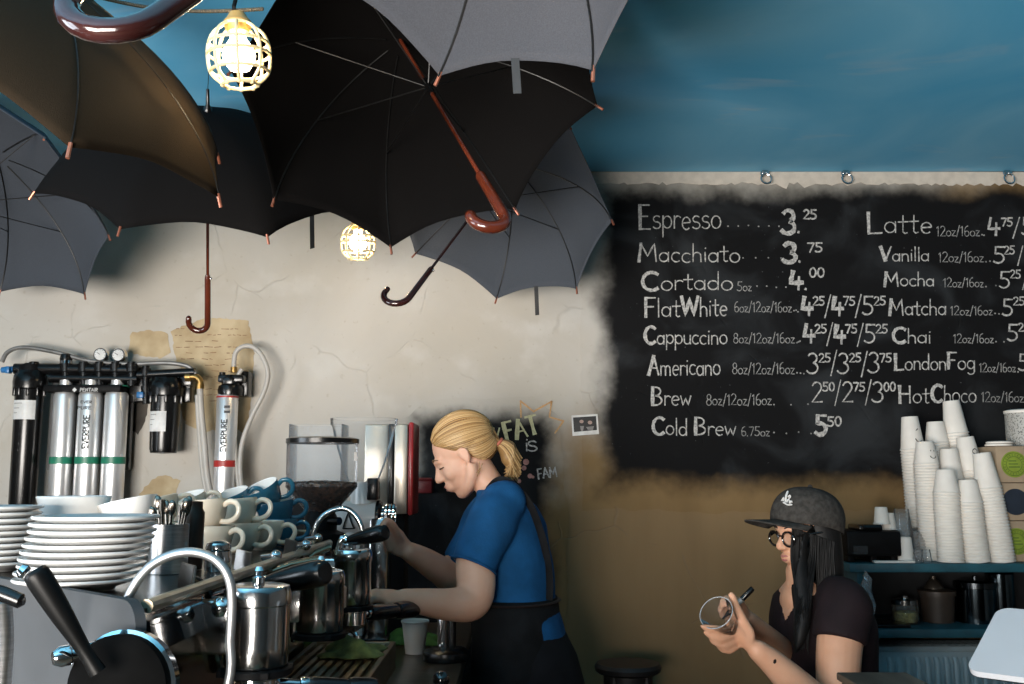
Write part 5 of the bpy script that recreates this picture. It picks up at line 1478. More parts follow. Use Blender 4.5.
# spoons in a steel holder
c = V((P(168, 560, 1.76).x, 1.76, Z0)); r = .033
sp_ = thing('cutlery_holder', 'round steel holder full of spoons beside the plate stack', 'cutlery holder', c)
h = P(168, 524, 1.76).z - Z0
MB().lathe([(0, 0), (r, 0), (r, h), (r - .0015, h), (r - .0015, .004), (0, .004)], c, (0, 0, 1), 36).build('holder', BRUSH, sp_)
rnd = random.Random(6)
for i in range(9):
    a = i * 2.4; b0 = c + V((.012 * math.cos(a), .012 * math.sin(a), .01)); t0 = c + V((.027 * math.cos(a + .3), .027 * math.sin(a + .3), h + rnd.uniform(.006, .028)))
    d = (t0 - b0).normalized(); m = MB()
    m.tube([b0, b0.lerp(t0, .7), t0], .0026, 8)
    if i % 4 != 3:
        u = basis(d, (0, 1, 0))[0]; R = Matrix((u, d.cross(u), d)).transposed()
        m.ball(t0 + d * .012, (.0075, .0035, .014), 12, R)
    else: m.tube([t0, t0 + d * .02], .005, 8)
    o = m.build('spoon', mat('dark_spoon_steel', (.22, .19, .16), .22, 1), loc=b0)
    tag(o, 'small steel spoon standing in the round holder beside the plates', 'spoon', 'spoons in the steel holder')
# dark tin next to the spoons and a chrome shaker
c = V((P(191, 560, 1.84).x, 1.84, Z0))
o = MB().lathe([(0, 0), (.02, 0), (.021, .1), (.017, .108), (.017, .12), (0, .122)], c, (0, 0, 1), 28).build('dark_canister', mat('dark_bronze', (.07, .05, .04), .3, .8), loc=c); tag(o, 'slim dark canister between the spoon holder and the white cups', 'canister')
c = V((P(218, 560, 1.80).x, 1.80, Z0)); r = .022
sk = thing('sugar_shaker', 'squat chrome shaker in front of the white cups', 'shaker', c)
MB().lathe([(0, 0), (r, 0), (r * 1.08, .01), (r, .034), (r * .9, .036)], c, (0, 0, 1), 28).build('shaker_body', CHROME, sk)
MB().lathe([(r * .98, .036), (r * 1.02, .04), (r * .9, .048), (r * .5, .052), (0, .053)], c, (0, 0, 1), 28).build('shaker_lid', STEEL, sk)
# ---------------------------------------------------------------- people
def loft(mb, secs, n=28, cap=True):
    """closed skin through rings: (centre, depth vector, width vector)"""
    o = []; vs = []; fs = []
    for c, a, b in secs:
        vs += [V(c) + V(a) * math.cos(2 * PI * i / n) + V(b) * math.sin(2 * PI * i / n) for i in range(n)]
    m = len(secs)
    for k in range(m - 1):
        for i in range(n): fs.append((k * n + i, k * n + (i + 1) % n, (k + 1) * n + (i + 1) % n, (k + 1) * n + i))
    if cap: fs += [tuple(range(n - 1, -1, -1)), tuple(range((m - 1) * n, m * n))]
    return mb.add(vs, fs)


def ctube(mb, pts, k=6, n=16):
    """limb: smooth tapering tube with rounded ends"""
    q = smooth_path(pts, k)
    mb.tube(q, .01, n); mb.ball(q[0][:3], q[0][3] * .98, 14); mb.ball(q[-1][:3], q[-1][3] * .98, 14); return mb


class Head:
    def __init__(s, c, f, roll=0.0, sc=.95):
        f = V(f).normalized(); l = V((0, 0, 1)).cross(f).normalized(); u = f.cross(l)
        if roll: R = Matrix.Rotation(roll, 3, f); l = R @ l; u = R @ u
        s.c = V(c); s.f = f; s.l = l; s.u = u; s.sc = sc; s.R = Matrix((f, l, u)).transposed()

    def p(s, x, y, z): return s.c + (s.f * x + s.l * y + s.u * z) * s.sc

    def ball(s, mb, c, r, n=20, tilt=0.0):
        M = s.R
        if tilt: M = s.R @ Matrix.Rotation(tilt, 3, 'Y')
        mb.ball(s.p(*c), tuple(q * s.sc for q in r), n, M)

    def tube(s, mb, pts, k=4, n=10, flat=1.0):
        mb.tube(smooth_path([tuple(s.p(*p[:3])) + (p[3] * s.sc,) for p in pts], k), .01, n, flat=flat)

    def skull(s, mb, round_=0.0):
        s.ball(mb, (-.014, 0, .038), (.096, .074, .085), 28)
        s.ball(mb, (.028, 0, -.012), (.062, .061, .085), 24)
        s.ball(mb, (.034, 0, -.050), (.050, .050, .058), 22)
        s.ball(mb, (.058, 0, -.094), (.024, .026, .021), 18)
        for q in (-1, 1):
            s.tube(mb, [(-.012, .056 * q, -.035, .020), (.004, .053 * q, -.066, .020), (.036, .034 * q, -.090, .018), (.06, .010 * q, -.098, .017)])
            s.ball(mb, (.058, .038 * q, -.026), (.021, .022, .026), 16)
            s.ball(mb, (-.010, .073 * q, -.004), (.016, .008, .027), 16, .25)
            s.tube(mb, [(-.008, .079 * q, .018, .004), (-.022, .082 * q, .008, .0045), (-.019, .081 * q, -.012, .0045), (-.006, .075 * q, -.028, .005)])
        s.tube(mb, [(.080, 0, .020, .011), (.090, 0, .004, .010), (.100, 0, -.014, .012), (.109, 0, -.024, .0125)], n=14)
        s.ball(mb, (.106, 0, -.026), (.012, .012, .010), 14)
        for q in (-1, 1): s.ball(mb, (.096, .011 * q, -.029), (.011, .008, .008), 12)
        s.tube(mb, [(.062, -.045, .022, .012), (.079, -.022, .026, .012), (.083, 0, .022, .012), (.079, .022, .026, .012), (.062, .045, .022, .012)], n=12)
        s.ball(mb, (.080, 0, -.060), (.020, .028, .020), 16)
        s.ball(mb, (.091, 0, -.0525), (.011, .021, .0065), 14); s.ball(mb, (.089, 0, -.0655), (.011, .018, .0075), 14)

    def face(s, parent, lidc, browc, lipm, closed=.7, brow=True):
        for q in (-1, 1):
            e = MB(); s.ball(e, (.0665, .032 * q, .002), (.0135, .0135, .0125), 18); eye = e.build('eye', mat('eye_white', (.65, .60, .56), .15) if closed < .9 else SKB, parent)
            i = MB(); s.ball(i, (.0765, .0335 * q, -.001), (.0045, .0062, .0062), 14); i.build('iris', mat('dark_iris', (.03, .02, .015), .1), eye) if closed < .9 else None
            t = MB(); s.tube(t, [(.067, .046 * q, -.001, .0018), (.078, .040 * q, .000 + .004 * (1 - closed), .0024), (.0815, .031 * q, .001 + .006 * (1 - closed), .0026), (.078, .022 * q, .000, .0016)]); t.build('eyelash', lidc, parent)
            if brow:
                t = MB(); s.tube(t, [(.072, .052 * q, .026, .0024), (.086, .036 * q, .034, .0038), (.091, .016 * q, .029, .0030)], flat=.6); t.build('eyebrow', browc, parent)
        m = MB(); s.tube(m, [(.085, -.020, -.058, .002), (.0955, -.010, -.0535, .0045), (.0985, 0, -.0545, .0045), (.0955, .010, -.0535, .0045), (.085, .022, -.058, .002)], n=10, flat=.8)
        s.tube(m, [(.084, -.020, -.0605, .002), (.0935, -.009, -.0645, .005), (.0965, 0, -.0655, .0053), (.0935, .009, -.0645, .005), (.084, .020, -.0605, .002)], n=10, flat=.8)
        m.build('lips', lipm, parent)


def skin_mat(name, col, red):
    m = mat(name, col, .5, 0, .04, 9, col2=red, spec=.35)
    b = m.node_tree.nodes['Principled BSDF']; b.inputs['Subsurface Weight'].default_value = .12; b.inputs['Subsurface Radius'].default_value = (.012, .005, .003); b.inputs['Subsurface Scale'].default_value = .6
    return m


def hand(mb, wrist, knuckle_c, across, fingers, thumb, wr=.025, pw=.038):
    """palm from wrist to the knuckle line, each finger an own bent chain; across = unit vector from index to little finger"""
    w = V(wrist); kc = V(knuckle_c); ac = V(across).normalized(); d = (kc - w).normalized(); nr = d.cross(ac).normalized()
    L = (kc - w).length
    secs = []
    for t, hw, ht in ((0, wr * .95, wr * .72), (.25, wr * 1.1, .016), (.6, pw, .0155), (1.0, pw * .98, .0125)):
        secs.append((w.lerp(kc, t), nr * ht, ac * hw))
    loft(mb, secs, 20); mb.ball(w, wr * .8, 12)
    for chain in fingers: ctube(mb, chain, 4, 10)
    ctube(mb, thumb, 4, 12)
    # thumb root
    a = V(thumb[0][:3]); mb.ball(a.lerp(w.lerp(kc, .45), .4), .0175, 12)


def chain(px_pts, radii):
    return [tuple(P(x, y, Y)) + (r,) for (x, y, Y), r in zip(px_pts, radii)]


def hair_mat(name, dark, mid, light, rough):
    m = mat(name, mid, rough, 0, .1, 40, spec=.4); nt = m.node_tree; b = nt.nodes['Principled BSDF']
    at = nt.nodes.new('ShaderNodeAttribute'); at.attribute_name = 'strand'
    rp = nt.nodes.new('ShaderNodeValToRGB'); e = rp.color_ramp.elements
    e[0].color = (*dark, 1); e[1].color = (*light, 1); q = e.new(.5); q.color = (*mid, 1)
    nt.links.new(at.outputs['Fac'], rp.inputs[0]); nt.links.new(rp.outputs[0], b.inputs['Base Color'])
    return m


def strand_attr(o, groups, base=.3):
    a = o.data.attributes.new('strand', 'FLOAT', 'POINT'); v = [base] * len(o.data.vertices); rnd = random.Random(4)
    for s0, s1 in groups:
        q = min(1, max(0, rnd.gauss(.5, .26)))
        for i in range(s0, min(s1, len(v))): v[i] = q
    a.data.foreach_set('value', v)


# ================= the blonde barista
Yb = 2.97
B = lambda x, y, Y=Yb: P(x, y, Y)
SKB = skin_mat('fair_skin', (.74, .44, .31), (.68, .37, .25))
bl = thing('person', 'blonde barista in blue T-shirt and black apron leaning over the espresso machine', 'person', (B(530, 600).x, Yb + .02, 0))
fb = V((-.97, .22, 0)).normalized(); lb = V((-fb.y, fb.x, 0)); lb = V((0, 0, 1)).cross(fb).normalized()
k = Yb / F
hd = Head(B(464, 456), (-.86, .06, -.52), 0, .95)
body = MB(); hd.skull(body)
# neck and trunk (kept inside the clothes)
loft(body, [(hd.p(-.022, 0, -.02), fb * .048, lb * .050), (B(484, 476), fb * .050, lb * .052), (B(493, 487), fb * .054, lb * .060), (B(502, 500), fb * .066, lb * .115), (B(508, 525), fb * .095, lb * .150), (B(512, 560), fb * .100, lb * .145), (B(516, 595), fb * .093, lb * .135), (B(520, 630), fb * .108, lb * .158), (B(523, 668), fb * .11, lb * .165)], 28)
Zk = .5
for s in (1, -1):
    hip = B(522, 665) + lb * (.085 * s); kn = V((hip.x + .02, hip.y, .48)); an = V((hip.x + .03, hip.y, .09))
    ctube(body, [tuple(hip) + (.085,), tuple(hip.lerp(kn, .5)) + (.075,), tuple(kn) + (.055,), tuple(kn.lerp(an, .4)) + (.052,), tuple(an) + (.036,)])
    ctube(body, [tuple(an) + (.034,), tuple(an + fb * .06 + V((0, 0, -.045))) + (.032,), tuple(an + fb * .15 + V((0, 0, -.06))) + (.024,)])
# near (left) arm
arm = chain([(500, 508, 2.83), (487, 532, 2.80), (476, 560, 2.77), (476, 586, 2.755), (471, 602, 2.74), (450, 604.5, 2.70), (425, 602, 2.645), (404, 599, 2.605)], [.060, .056, .055, .053, .050, .043, .035, .0265])
ctube(body, arm, 6, 20)
hw = P(404, 599, 2.605); kc = P(384, 597, 2.565)
fg = []
for i, (dx, dy, dY) in enumerate(((0, -2, .022), (-1, 0, .004), (-1, 2.5, -.012), (0, 5, -.026))):
    q = [(385 + dx, 595 + dy, 2.575 + dY), (373 + dx, 594.5 + dy, 2.56 + dY), (366.5 + dx, 601 + dy, 2.545 + dY), (370 + dx, 608 + dy, 2.535 + dY)]
    fg.append(chain(q, (.0105, .0098, .0090, .0080)))
th = chain([(396, 604, 2.59), (388, 611, 2.55), (378, 614, 2.525), (370, 613, 2.515)], (.014, .0115, .010, .0085))
hand(body, hw, kc, (.25, -.75, -.35), fg, th, .0265, .036)
# far (right) arm
arm = chain([(490, 512, 3.12), (472, 540, 3.13), (452, 574, 3.10), (440, 570, 3.06), (424, 560, 3.00), (408, 551, 2.94)], [.056, .053, .047, .043, .037, .0275])
ctube(body, arm, 6, 20)
hw = P(408, 551, 2.94); kc = P(391, 537, 2.90)
fg = []
for i, (dx, dy) in enumerate(((5.5, -4.5), (1, -1), (-2, 4), (-4, 9))):
    q = [(393 + dx * .9, 540 + dy, 2.90), (388 + dx * .8, 528 + dy * .9, 2.875), (383 + dx * .5, 525 + dy * .8, 2.845), (381 + dx * .3, 530 + dy * .7, 2.835)]
    fg.append(chain(q, (.0108, .0100, .0092, .0080)))
th = chain([(401, 545, 2.92), (397, 533, 2.885), (392, 524, 2.86), (386, 520, 2.845)], (.014, .0118, .0102, .0088))
hand(body, hw, kc, (-.35, .1, -.9), fg, th, .0275, .038)
bd = blob(body, .0046, 5, .5).build('body', SKB, bl, smooth=180)
hd.face(bl, mat('light_brown_lash', (.06, .03, .018), .6), mat('dark_blonde_brow', (.22, .13, .07), .7), mat('pink_lips', (.50, .22, .19), .4), closed=1.0)
# T-shirt
sh_ = MB()
loft(sh_, [(B(494.5, 488), fb * .057, lb * .062), (B(501, 494), fb * .066, lb * .112), (B(506, 506), fb * .084, lb * .160), (B(508, 525), fb * .110, lb * .172), (B(511, 560), fb * .121, lb * .165), (B(516, 595), fb * .113, lb * .152), (B(521, 620), fb * .120, lb * .168), (B(524, 640), fb * .122, lb * .172)], 32)
for Ysh, pts in ((0, [(503, 505, 2.85), (493, 520, 2.81), (483, 542, 2.785), (473.5, 566, 2.765)]), (1, [(494, 506, 3.07), (484, 524, 3.12), (473, 545, 3.13), (462, 565, 3.12)])):
    q = smooth_path(chain(pts, (.062, .071, .067, .0635)), 6); sh_.tube(q, .01, 26)
sh_.ball(B(503, 503, 2.85), .066, 18)
sb_ = blob(sh_, .007, 4, .5)
rnd = random.Random(2)
for v in sb_.v:   # soft folds
    v += fb * (.0022 * math.sin(38 * v.z + 22 * v.x + 9 * v.y)) + V((0, 0, .0015 * math.sin(50 * v.x - 30 * v.z)))
shirt = sb_.build('t_shirt', mat('royal_blue_cotton', (.010, .085, .22), .85, 0, .12, 14, bump=.25, bscale=220, spec=.2), bl, smooth=180)
hm = MB()
a = P(473.5, 566, 2.765); ax = (P(473.5, 566, 2.765) - P(483, 542, 2.785)).normalized(); u, w, _ = basis(ax)
hm.tube([a + (u * math.cos(t) + w * math.sin(t)) * .0645 for t in [2 * PI * i / 36 for i in range(37)]], .0035, 8); hm.build('sleeve_hem', MATS['royal_blue_cotton'], shirt)
# apron: bib band, skirt, straps, ring
APR = mat('black_apron_canvas', (.010, .010, .011), .85, 0, .2, 20, bump=.3, bscale=250, spec=.2)
ap = MB()
loft(ap, [(B(515, 597), fb * .118, lb * .157), (B(515, 606), fb * .122, lb * .176), (B(518, 640), fb * .124, lb * .190), (B(518, 690), fb * .130, lb * .190), (V((B(520, 690).x, Yb, .62)), fb * .135, lb * .2), (V((B(520, 690).x, Yb, .45)), fb * .14, lb * .205)], 36, cap=False)
apo = ap.build('apron', APR, bl, smooth=180); so = apo.modifiers.new('t', 'SOLIDIFY'); so.thickness = .004; so.offset = 1
MB().tube([B(514.5, 600) + fb * (.122 * math.cos(t)) + lb * (.162 * math.sin(t)) for t in [2 * PI * i / 48 for i in range(49)]], .012, 8, flat=.3, hint=(0, 0, 1)).build('waist_band', mat('brown_leather_band', (.03, .013, .008), .6), apo)
def strap(pts, w=.014):
    return MB().tube(smooth_path([tuple(B(x, y, Y)) + (w,) for x, y, Y in pts], 6), w, 10, flat=.28, hint=(0, 1, 0))
m = MB()
m = strap([(489, 490, 2.875), (497, 481.5, 2.90), (506, 481, 2.885), (517, 488, 2.862), (530, 505, 2.858), (540, 530, 2.872), (547, 558, 2.880), (549.5, 582, 2.885), (549, 600, 2.885)], .012)
m.build('shoulder_strap', APR, apo)
c = B(547.5, 603, 2.90); MB().tube([c + V((.011 * math.cos(t), 0, .011 * math.sin(t))) for t in [2 * PI * i / 24 for i in range(25)]], .0022, 8).build('strap_ring', CHROME, apo)
# trousers
tr_ = MB()
loft(tr_, [(B(523, 625), fb * .112, lb * .162), (B(530, 655), fb * .135, lb * .176), (B(536, 690), fb * .145, lb * .18), (V((B(538, 690).x, Yb, .66)), fb * .13, lb * .18)], 28)
for s in (1, -1):
    hip = B(530, 680) + lb * (.09 * s); ctube(tr_, [tuple(hip) + (.10,), (hip.x + .01, hip.y, .5, .078), (hip.x + .02, hip.y, .12, .062)])
blob(tr_, .010, 4).build('trousers', mat('black_denim', (.008, .008, .010), .9, spec=.2), bl, smooth=180)
shoe = MB()
for s in (1, -1):
    q = B(530, 680) + lb * (.09 * s); q.z = 0; q.x = B(522, 665).x + .03
    ctube(shoe, [tuple(q + V((0, 0, .05)) - fb * .05) + (.042,), tuple(q + V((0, 0, .045)) + fb * .05) + (.043,), tuple(q + V((0, 0, .036)) + fb * .17) + (.036,)])
blob(shoe, .008, 3).build('shoes', BLACKM, bl, smooth=180)
# hair: cap of hair combed back into a short ponytail
HB = hair_mat('dark_blonde_hair', (.12, .058, .020), (.46, .27, .105), (.66, .45, .22), .4)
tie = B(498, 443, Yb - .005)
hr = MB()
hd.ball(hr, (-.020, 0, .046), (.100, .0805, .088), 32)
hd.ball(hr, (-.043, 0, .010), (.070, .071, .068), 26)
hr.tube([tuple(hd.p(-.085, 0, .02)) + (.044,), tuple(B(487, 441)) + (.036,), tuple(tie) + (.017,)], .02, 18)
hr = blob(hr, .006, 4)
# cut the cap back from face and ears: fold what lies in front of the hairline onto the scalp
inv = hd.R.transposed()
for v in hr.v:
    q = inv @ (v - hd.c) / hd.sc
    line = .060 - max(0, .075 - q.z) * 1.05 if q.z > -.06 else -.09
    if q.x > line:
        t = min(1, (q.x - line) / .02)
        q = q * (1 - .16 * t); v[:] = hd.c + hd.R @ q * hd.sc
base = hr
st = MB(); rnd = random.Random(5)
def scalp(q, off):
    """push a head-frame direction out to the hair surface"""
    d = V((q[0] + .020, q[1], q[2] - .046)); r = V((.1005, .081, .0885)); s_ = 1 / math.sqrt((d.x / r.x) ** 2 + (d.y / r.y) ** 2 + (d.z / r.z) ** 2)
    c2 = V((-.043, 0, .010)); r2 = V((.0715, .0725, .0695)); o2 = V((-.020, 0, .046)) - c2
    a_ = sum((d[i] / r2[i]) ** 2 for i in range(3)); b_ = 2 * sum(o2[i] * d[i] / r2[i] ** 2 for i in range(3)); c_ = sum((o2[i] / r2[i]) ** 2 for i in range(3)) - 1
    ds = b_ * b_ - 4 * a_ * c_
    if ds > 0: s_ = max(s_, (-b_ + math.sqrt(ds)) / (2 * a_))
    return V((-.020, 0, .046)) + d * s_ * off
te = inv @ (tie - hd.c) / hd.sc
GR = []
for i in range(1500):
    q0 = len(st.v)
    a = rnd.uniform(-1.0, 1.0) * 2.35       # around the hairline, forehead centre = 0
    z = .098 - .075 * abs(a) ** 1.35 * .62
    x = .060 - max(0, .075 - z) * 1.05 + rnd.uniform(-.014, .004)
    y = math.sin(min(1.6, abs(a))) * .078 * (1 if a > 0 else -1)
    if abs(a) > 1.3: z -= .05 * (abs(a) - 1.3); x = min(x, -.012 - .04 * (abs(a) - 1.3))
    p0 = V((x, y, z)); p1 = V((-.10, te.y * .4 + y * .25, .02 + (z - .03) * .35)); pts = []
    lift = rnd.uniform(1.005, 1.035)
    hc = V((-.020, 0, .046)); d0 = (p0 - hc); d1 = (p1 - hc); d0.normalize(); d1.normalize()
    for t in [q_ / 9 for q_ in range(10)]:
        pts.append(tuple(hd.c + hd.R @ scalp(hc + d0.slerp(d1, t) * .1, lift + (.0 if t else -.02)) * hd.sc) + (.0013 if t else .0008,))
    pts.append(tuple(tie + V((rnd.uniform(-.004, .004), rnd.uniform(-.012, .012), rnd.uniform(-.012, .012)))) + (.0013,))
    st.tube(smooth_path(pts, 3), .001, 4, cap=False); GR.append((q0, len(st.v)))
# ponytail
for i in range(420):
    q0 = len(st.v)
    a = rnd.uniform(0, 2 * PI); r = math.sqrt(rnd.random()); e = B(514 + rnd.uniform(-9, 7), 471 + rnd.uniform(-9, 6), Yb)
    o = V((.25 * math.cos(a), math.sin(a), .9 * math.cos(a)))
    pts = [tuple(tie + o * (.012 * r)) + (.0012,), tuple(B(505.5, 448) + o * (.026 * r)) + (.0014,), tuple(B(512, 458) + o * (.040 * r)) + (.0014,), tuple(e + o * (.026 * r) + V((0, 0, .0))) + (.0009,)]
    st.tube(smooth_path(pts, 4), .001, 4, cap=False); GR.append((q0, len(st.v)))
# loose wisps at nape and in front of the ear
for (x0, y0, x1, y1, n) in ((480, 463, 478, 476, 3),):
    for i in range(n):
        p0 = B(x0 + rnd.uniform(-3, 3), y0 + rnd.uniform(-2, 2), Yb - .075); p1 = B(x1 + rnd.uniform(-2, 2), y1 + rnd.uniform(-5, 3), Yb - .066)
        st.tube([p0, p0.lerp(p1, .5) + V((.003, -.002, 0)), p1], .0009, 5, cap=False)
NB0 = len(base.v); base.add(st.v, st.f)
hair = base.build('hair', HB, bl, smooth=180); strand_attr(hair, [(a + NB0, b + NB0) for a, b in GR])
pt_ = MB(); pt_.tube([tuple(tie) + (.013,), tuple(B(505, 449)) + (.022,), tuple(B(511, 458)) + (.030,), tuple(B(514, 467)) + (.020,), tuple(B(515, 476)) + (.004,)], .02, 16, k=4); strand_attr(pt_.build('ponytail', HB, hair, smooth=180), [], .25)
ax = (B(506, 451) - tie).normalized(); u, w, _ = basis(ax)
MB().tube([tie + (u * math.cos(t) + w * math.sin(t)) * .0165 for t in [2 * PI * i / 24 for i in range(25)]], .0045, 8).build('hair_tie', mat('coral_hair_tie', (.55, .16, .10), .7), hair)

# ================= the woman with the cap
Ya = 2.93
A_ = lambda x, y, Y=Ya: P(x, y, Y)
SKA = skin_mat('warm_skin', (.68, .38, .25), (.60, .31, .19))
aw = thing('person', 'woman in grey cap and glasses holding a clear cup and a black marker', 'person', (A_(830, 650).x, Ya, 0))
fa = V((-.90, -.42, 0)).normalized(); la = V((0, 0, 1)).cross(fa).normalized()
hd = Head(A_(806, 533), (-.90, -.40, -.14), 0, .94)
body = MB(); hd.skull(body)
loft(body, [(hd.p(-.02, 0, -.03), fa * .046, la * .050), (A_(803, 570), fa * .047, la * .052), (A_(806, 581), fa * .052, la * .060), (A_(813, 592), fa * .075, la * .120), (A_(818, 612), fa * .104, la * .145), (A_(822, 645), fa * .11, la * .145), (A_(826, 690), fa * .10, la * .135), (V((A_(828, 690).x, Ya, .70)), fa * .12, la * .165), (V((A_(830, 690).x, Ya + .01, .60)), fa * .12, la * .17)], 28)
body.ball(A_(791, 601) , (.032, .045, .045), 16)
for s in (1, -1):
    hip = V((A_(830, 690).x, Ya, .62)) + la * (.09 * s); kn = hip + fa * .30 + V((0, 0, -.10)); an = V((kn.x, kn.y, .09)) - fa * .08
    ctube(body, [tuple(hip) + (.088,), tuple(hip.lerp(kn, .5)) + (.076,), tuple(kn) + (.056,), tuple(kn.lerp(an, .4)) + (.052,), tuple(an) + (.036,)])
    ctube(body, [tuple(an) + (.034,), tuple(an + fa * .06 + V((0, 0, -.045))) + (.032,), tuple(an + fa * .15 + V((0, 0, -.06))) + (.024,)])
ctube(body, chain([(846, 608, 2.76), (840, 640, 2.72), (838, 684, 2.68), (842, 718, 2.64), (820, 706, 2.60), (796, 685, 2.565), (773, 663, 2.535), (757, 650, 2.515)], [.062, .060, .055, .048, .046, .042, .033, .0255]), 6, 20)
hw = P(757, 650, 2.515); kc = P(736, 632, 2.50)
fg = [chain(q, r) for q, r in (
    ([(737, 628, 2.495), (722, 629, 2.47), (711, 628, 2.462), (702.5, 626.5, 2.458)], (.0105, .0095, .0086, .0072)),
    ([(736, 633, 2.505), (722, 638, 2.478), (712, 636, 2.470), (706, 632.5, 2.466)], (.0108, .0098, .0088, .0075)),
    ([(738, 638, 2.515), (726, 645, 2.492), (716, 643, 2.482), (711, 639, 2.478)], (.0105, .0094, .0085, .0072)),
    ([(741, 642, 2.525), (731, 650.5, 2.505), (723, 650, 2.497), (718, 646, 2.493)], (.0095, .0085, .0076, .0066)))]
th = chain([(749, 633, 2.505), (742, 619, 2.50), (736, 606, 2.497), (731.5, 595, 2.495)], (.0155, .0125, .0108, .0090))
hand(body, hw, kc, (.25, .35, -.8), fg, th, .0255, .037)
# far arm with the marker
ctube(body, chain([(798, 606, 3.08), (797, 640, 3.06), (800, 668, 3.02), (782, 652, 2.90), (762, 634, 2.77), (746, 619, 2.665)], [.055, .050, .046, .040, .032, .025]), 6, 18)
hw = P(746, 619, 2.665); kc = P(735, 606, 2.625)
fg = [chain(q, r) for q, r in (
    ([(735, 602, 2.62), (728, 598, 2.59), (723, 601, 2.575), (722, 606, 2.57)], (.0100, .0092, .0084, .0072)),
    ([(734, 607, 2.625), (726, 604, 2.595), (721, 607, 2.582), (720, 611, 2.578)], (.0102, .0094, .0086, .0074)),
    ([(735, 612, 2.63), (727, 610, 2.60), (722, 613, 2.588), (722, 617, 2.585)], (.0098, .0090, .0082, .0070)),
    ([(738, 617, 2.64), (731, 617, 2.61), (727, 619, 2.60), (727, 622, 2.598)], (.0088, .0080, .0072, .0062)))]
th = chain([(744, 611, 2.645), (739, 602, 2.60), (732, 601, 2.575), (726, 604, 2.562)], (.014, .0115, .0100, .0085))
hand(body, hw, kc, (.25, .2, -.9), fg, th, .025, .034)
blob(body, .0046, 5, .5).build('body', SKA, aw, smooth=180)
hd.face(aw, mat('black_lash', (.012, .010, .010), .6), mat('black_brow', (.02, .015, .012), .7), mat('rose_lips', (.45, .17, .15), .4), closed=.75)
# glasses
GFM = mat('black_acetate', (.010, .009, .009), .15, coat=.5)
gl = MB()
for q in (-1, 1):
    ring = []
    for i in range(33):
        t = 2 * PI * i / 32; y = .033 + .0245 * math.cos(t) * (1.03 if q > 0 else 1); z = -.002 + .0215 * math.sin(t)
        ring.append(hd.p(.0985 - .16 * abs(y - .008) ** 1.3, y * q, z))
    gl.tube(ring, .0034, 8)
    gl.tube([hd.p(.086, .058 * q, .006), hd.p(.062, .071 * q, .008), hd.p(.0, .082 * q, .006), hd.p(-.022, .083 * q, -.002)], .0032, 8, k=4)
gl.tube([hd.p(.094, -.011, .004), hd.p(.0985, 0, .007), hd.p(.094, .011, .004)], .003, 8, k=3)
go = gl.build('glasses', GFM, aw)
for q in (-1, 1):
    ln = MB(); vs = [hd.p(.0985 - .16 * abs(.033 + .0235 * math.cos(2 * PI * i / 28) - .008) ** 1.3, (.033 + .0235 * math.cos(2 * PI * i / 28)) * q, -.002 + .0205 * math.sin(2 * PI * i / 28)) for i in range(28)]
    ln.prism(vs, hd.f * .001); ln.build('lens', glass('spectacle_lens', (.9, .9, .9), .0, .03, .02), go)
# shirt
sh_ = MB()
loft(sh_, [(A_(809, 582), fa * .054, la * .064), (A_(815, 588), fa * .072, la * .115), (A_(820, 598), fa * .098, la * .165), (A_(821, 620), fa * .122, la * .178), (A_(822, 650), fa * .128, la * .175), (A_(826, 690), fa * .120, la * .165), (V((A_(828, 690).x, Ya, .68)), fa * .135, la * .185)], 32)
q = smooth_path(chain([(834, 596, 2.83), (845, 606, 2.76), (842, 622, 2.735), (839.5, 641, 2.72)], (.060, .072, .0715, .071)), 6); sh_.tube(q, .01, 26); sh_.ball(A_(840, 602, 2.79), .066, 18)
q = smooth_path(chain([(802, 596, 3.02), (798, 606, 3.08), (797, 622, 3.08), (797, 636, 3.07)], (.055, .066, .066, .063)), 6); sh_.tube(q, .01, 22)
sb_ = blob(sh_, .007, 4)
# open V at the throat
for v in sb_.v:
    d = v - A_(795, 596); s_ = d.dot(fa); w_ = abs((v - A_(806, 596)).dot(la))
    t = (v.z - A_(790, 622).z)
    if t > 0 and w_ < t * .55 and (v - A_(812, 600)).dot(fa) > 0:
        v -= fa * min(.04, .8 * (t * .55 - w_) + .012)
for v in sb_.v: v += fa * (.002 * math.sin(35 * v.z + 25 * v.x))
sh2 = sb_.build('shirt', mat('black_maroon_blouse', (.014, .007, .009), .8, 0, .15, 14, bump=.2, bscale=200, spec=.25), aw, smooth=180)
tr_ = MB(); loft(tr_, [(V((A_(828, 690).x, Ya, .74)), fa * .128, la * .172), (V((A_(830, 690).x, Ya, .62)), fa * .14, la * .19), (V((A_(830, 690).x, Ya, .54)), fa * .12, la * .17)], 24)
for s in (1, -1):
    hip = V((A_(830, 690).x, Ya, .62)) + la * (.09 * s); kn = hip + fa * .30 + V((0, 0, -.10)); an = V((kn.x, kn.y, .11)) - fa * .08
    ctube(tr_, [tuple(hip) + (.10,), tuple(hip.lerp(kn, .5)) + (.088,), tuple(kn) + (.07,), tuple(an) + (.055,)])
blob(tr_, .010, 4).build('trousers', MATS['black_denim'], aw, smooth=180)
shoe = MB()
for s in (1, -1):
    kn = V((A_(830, 690).x, Ya, .62)) + la * (.09 * s) + fa * .22; q = V((kn.x, kn.y, 0))
    ctube(shoe, [tuple(q + V((0, 0, .045)) - fa * .04) + (.041,), tuple(q + V((0, 0, .043)) + fa * .05) + (.042,), tuple(q + V((0, 0, .035)) + fa * .16) + (.035,)])
blob(shoe, .008, 3).build('shoes', BLACKM, aw, smooth=180)
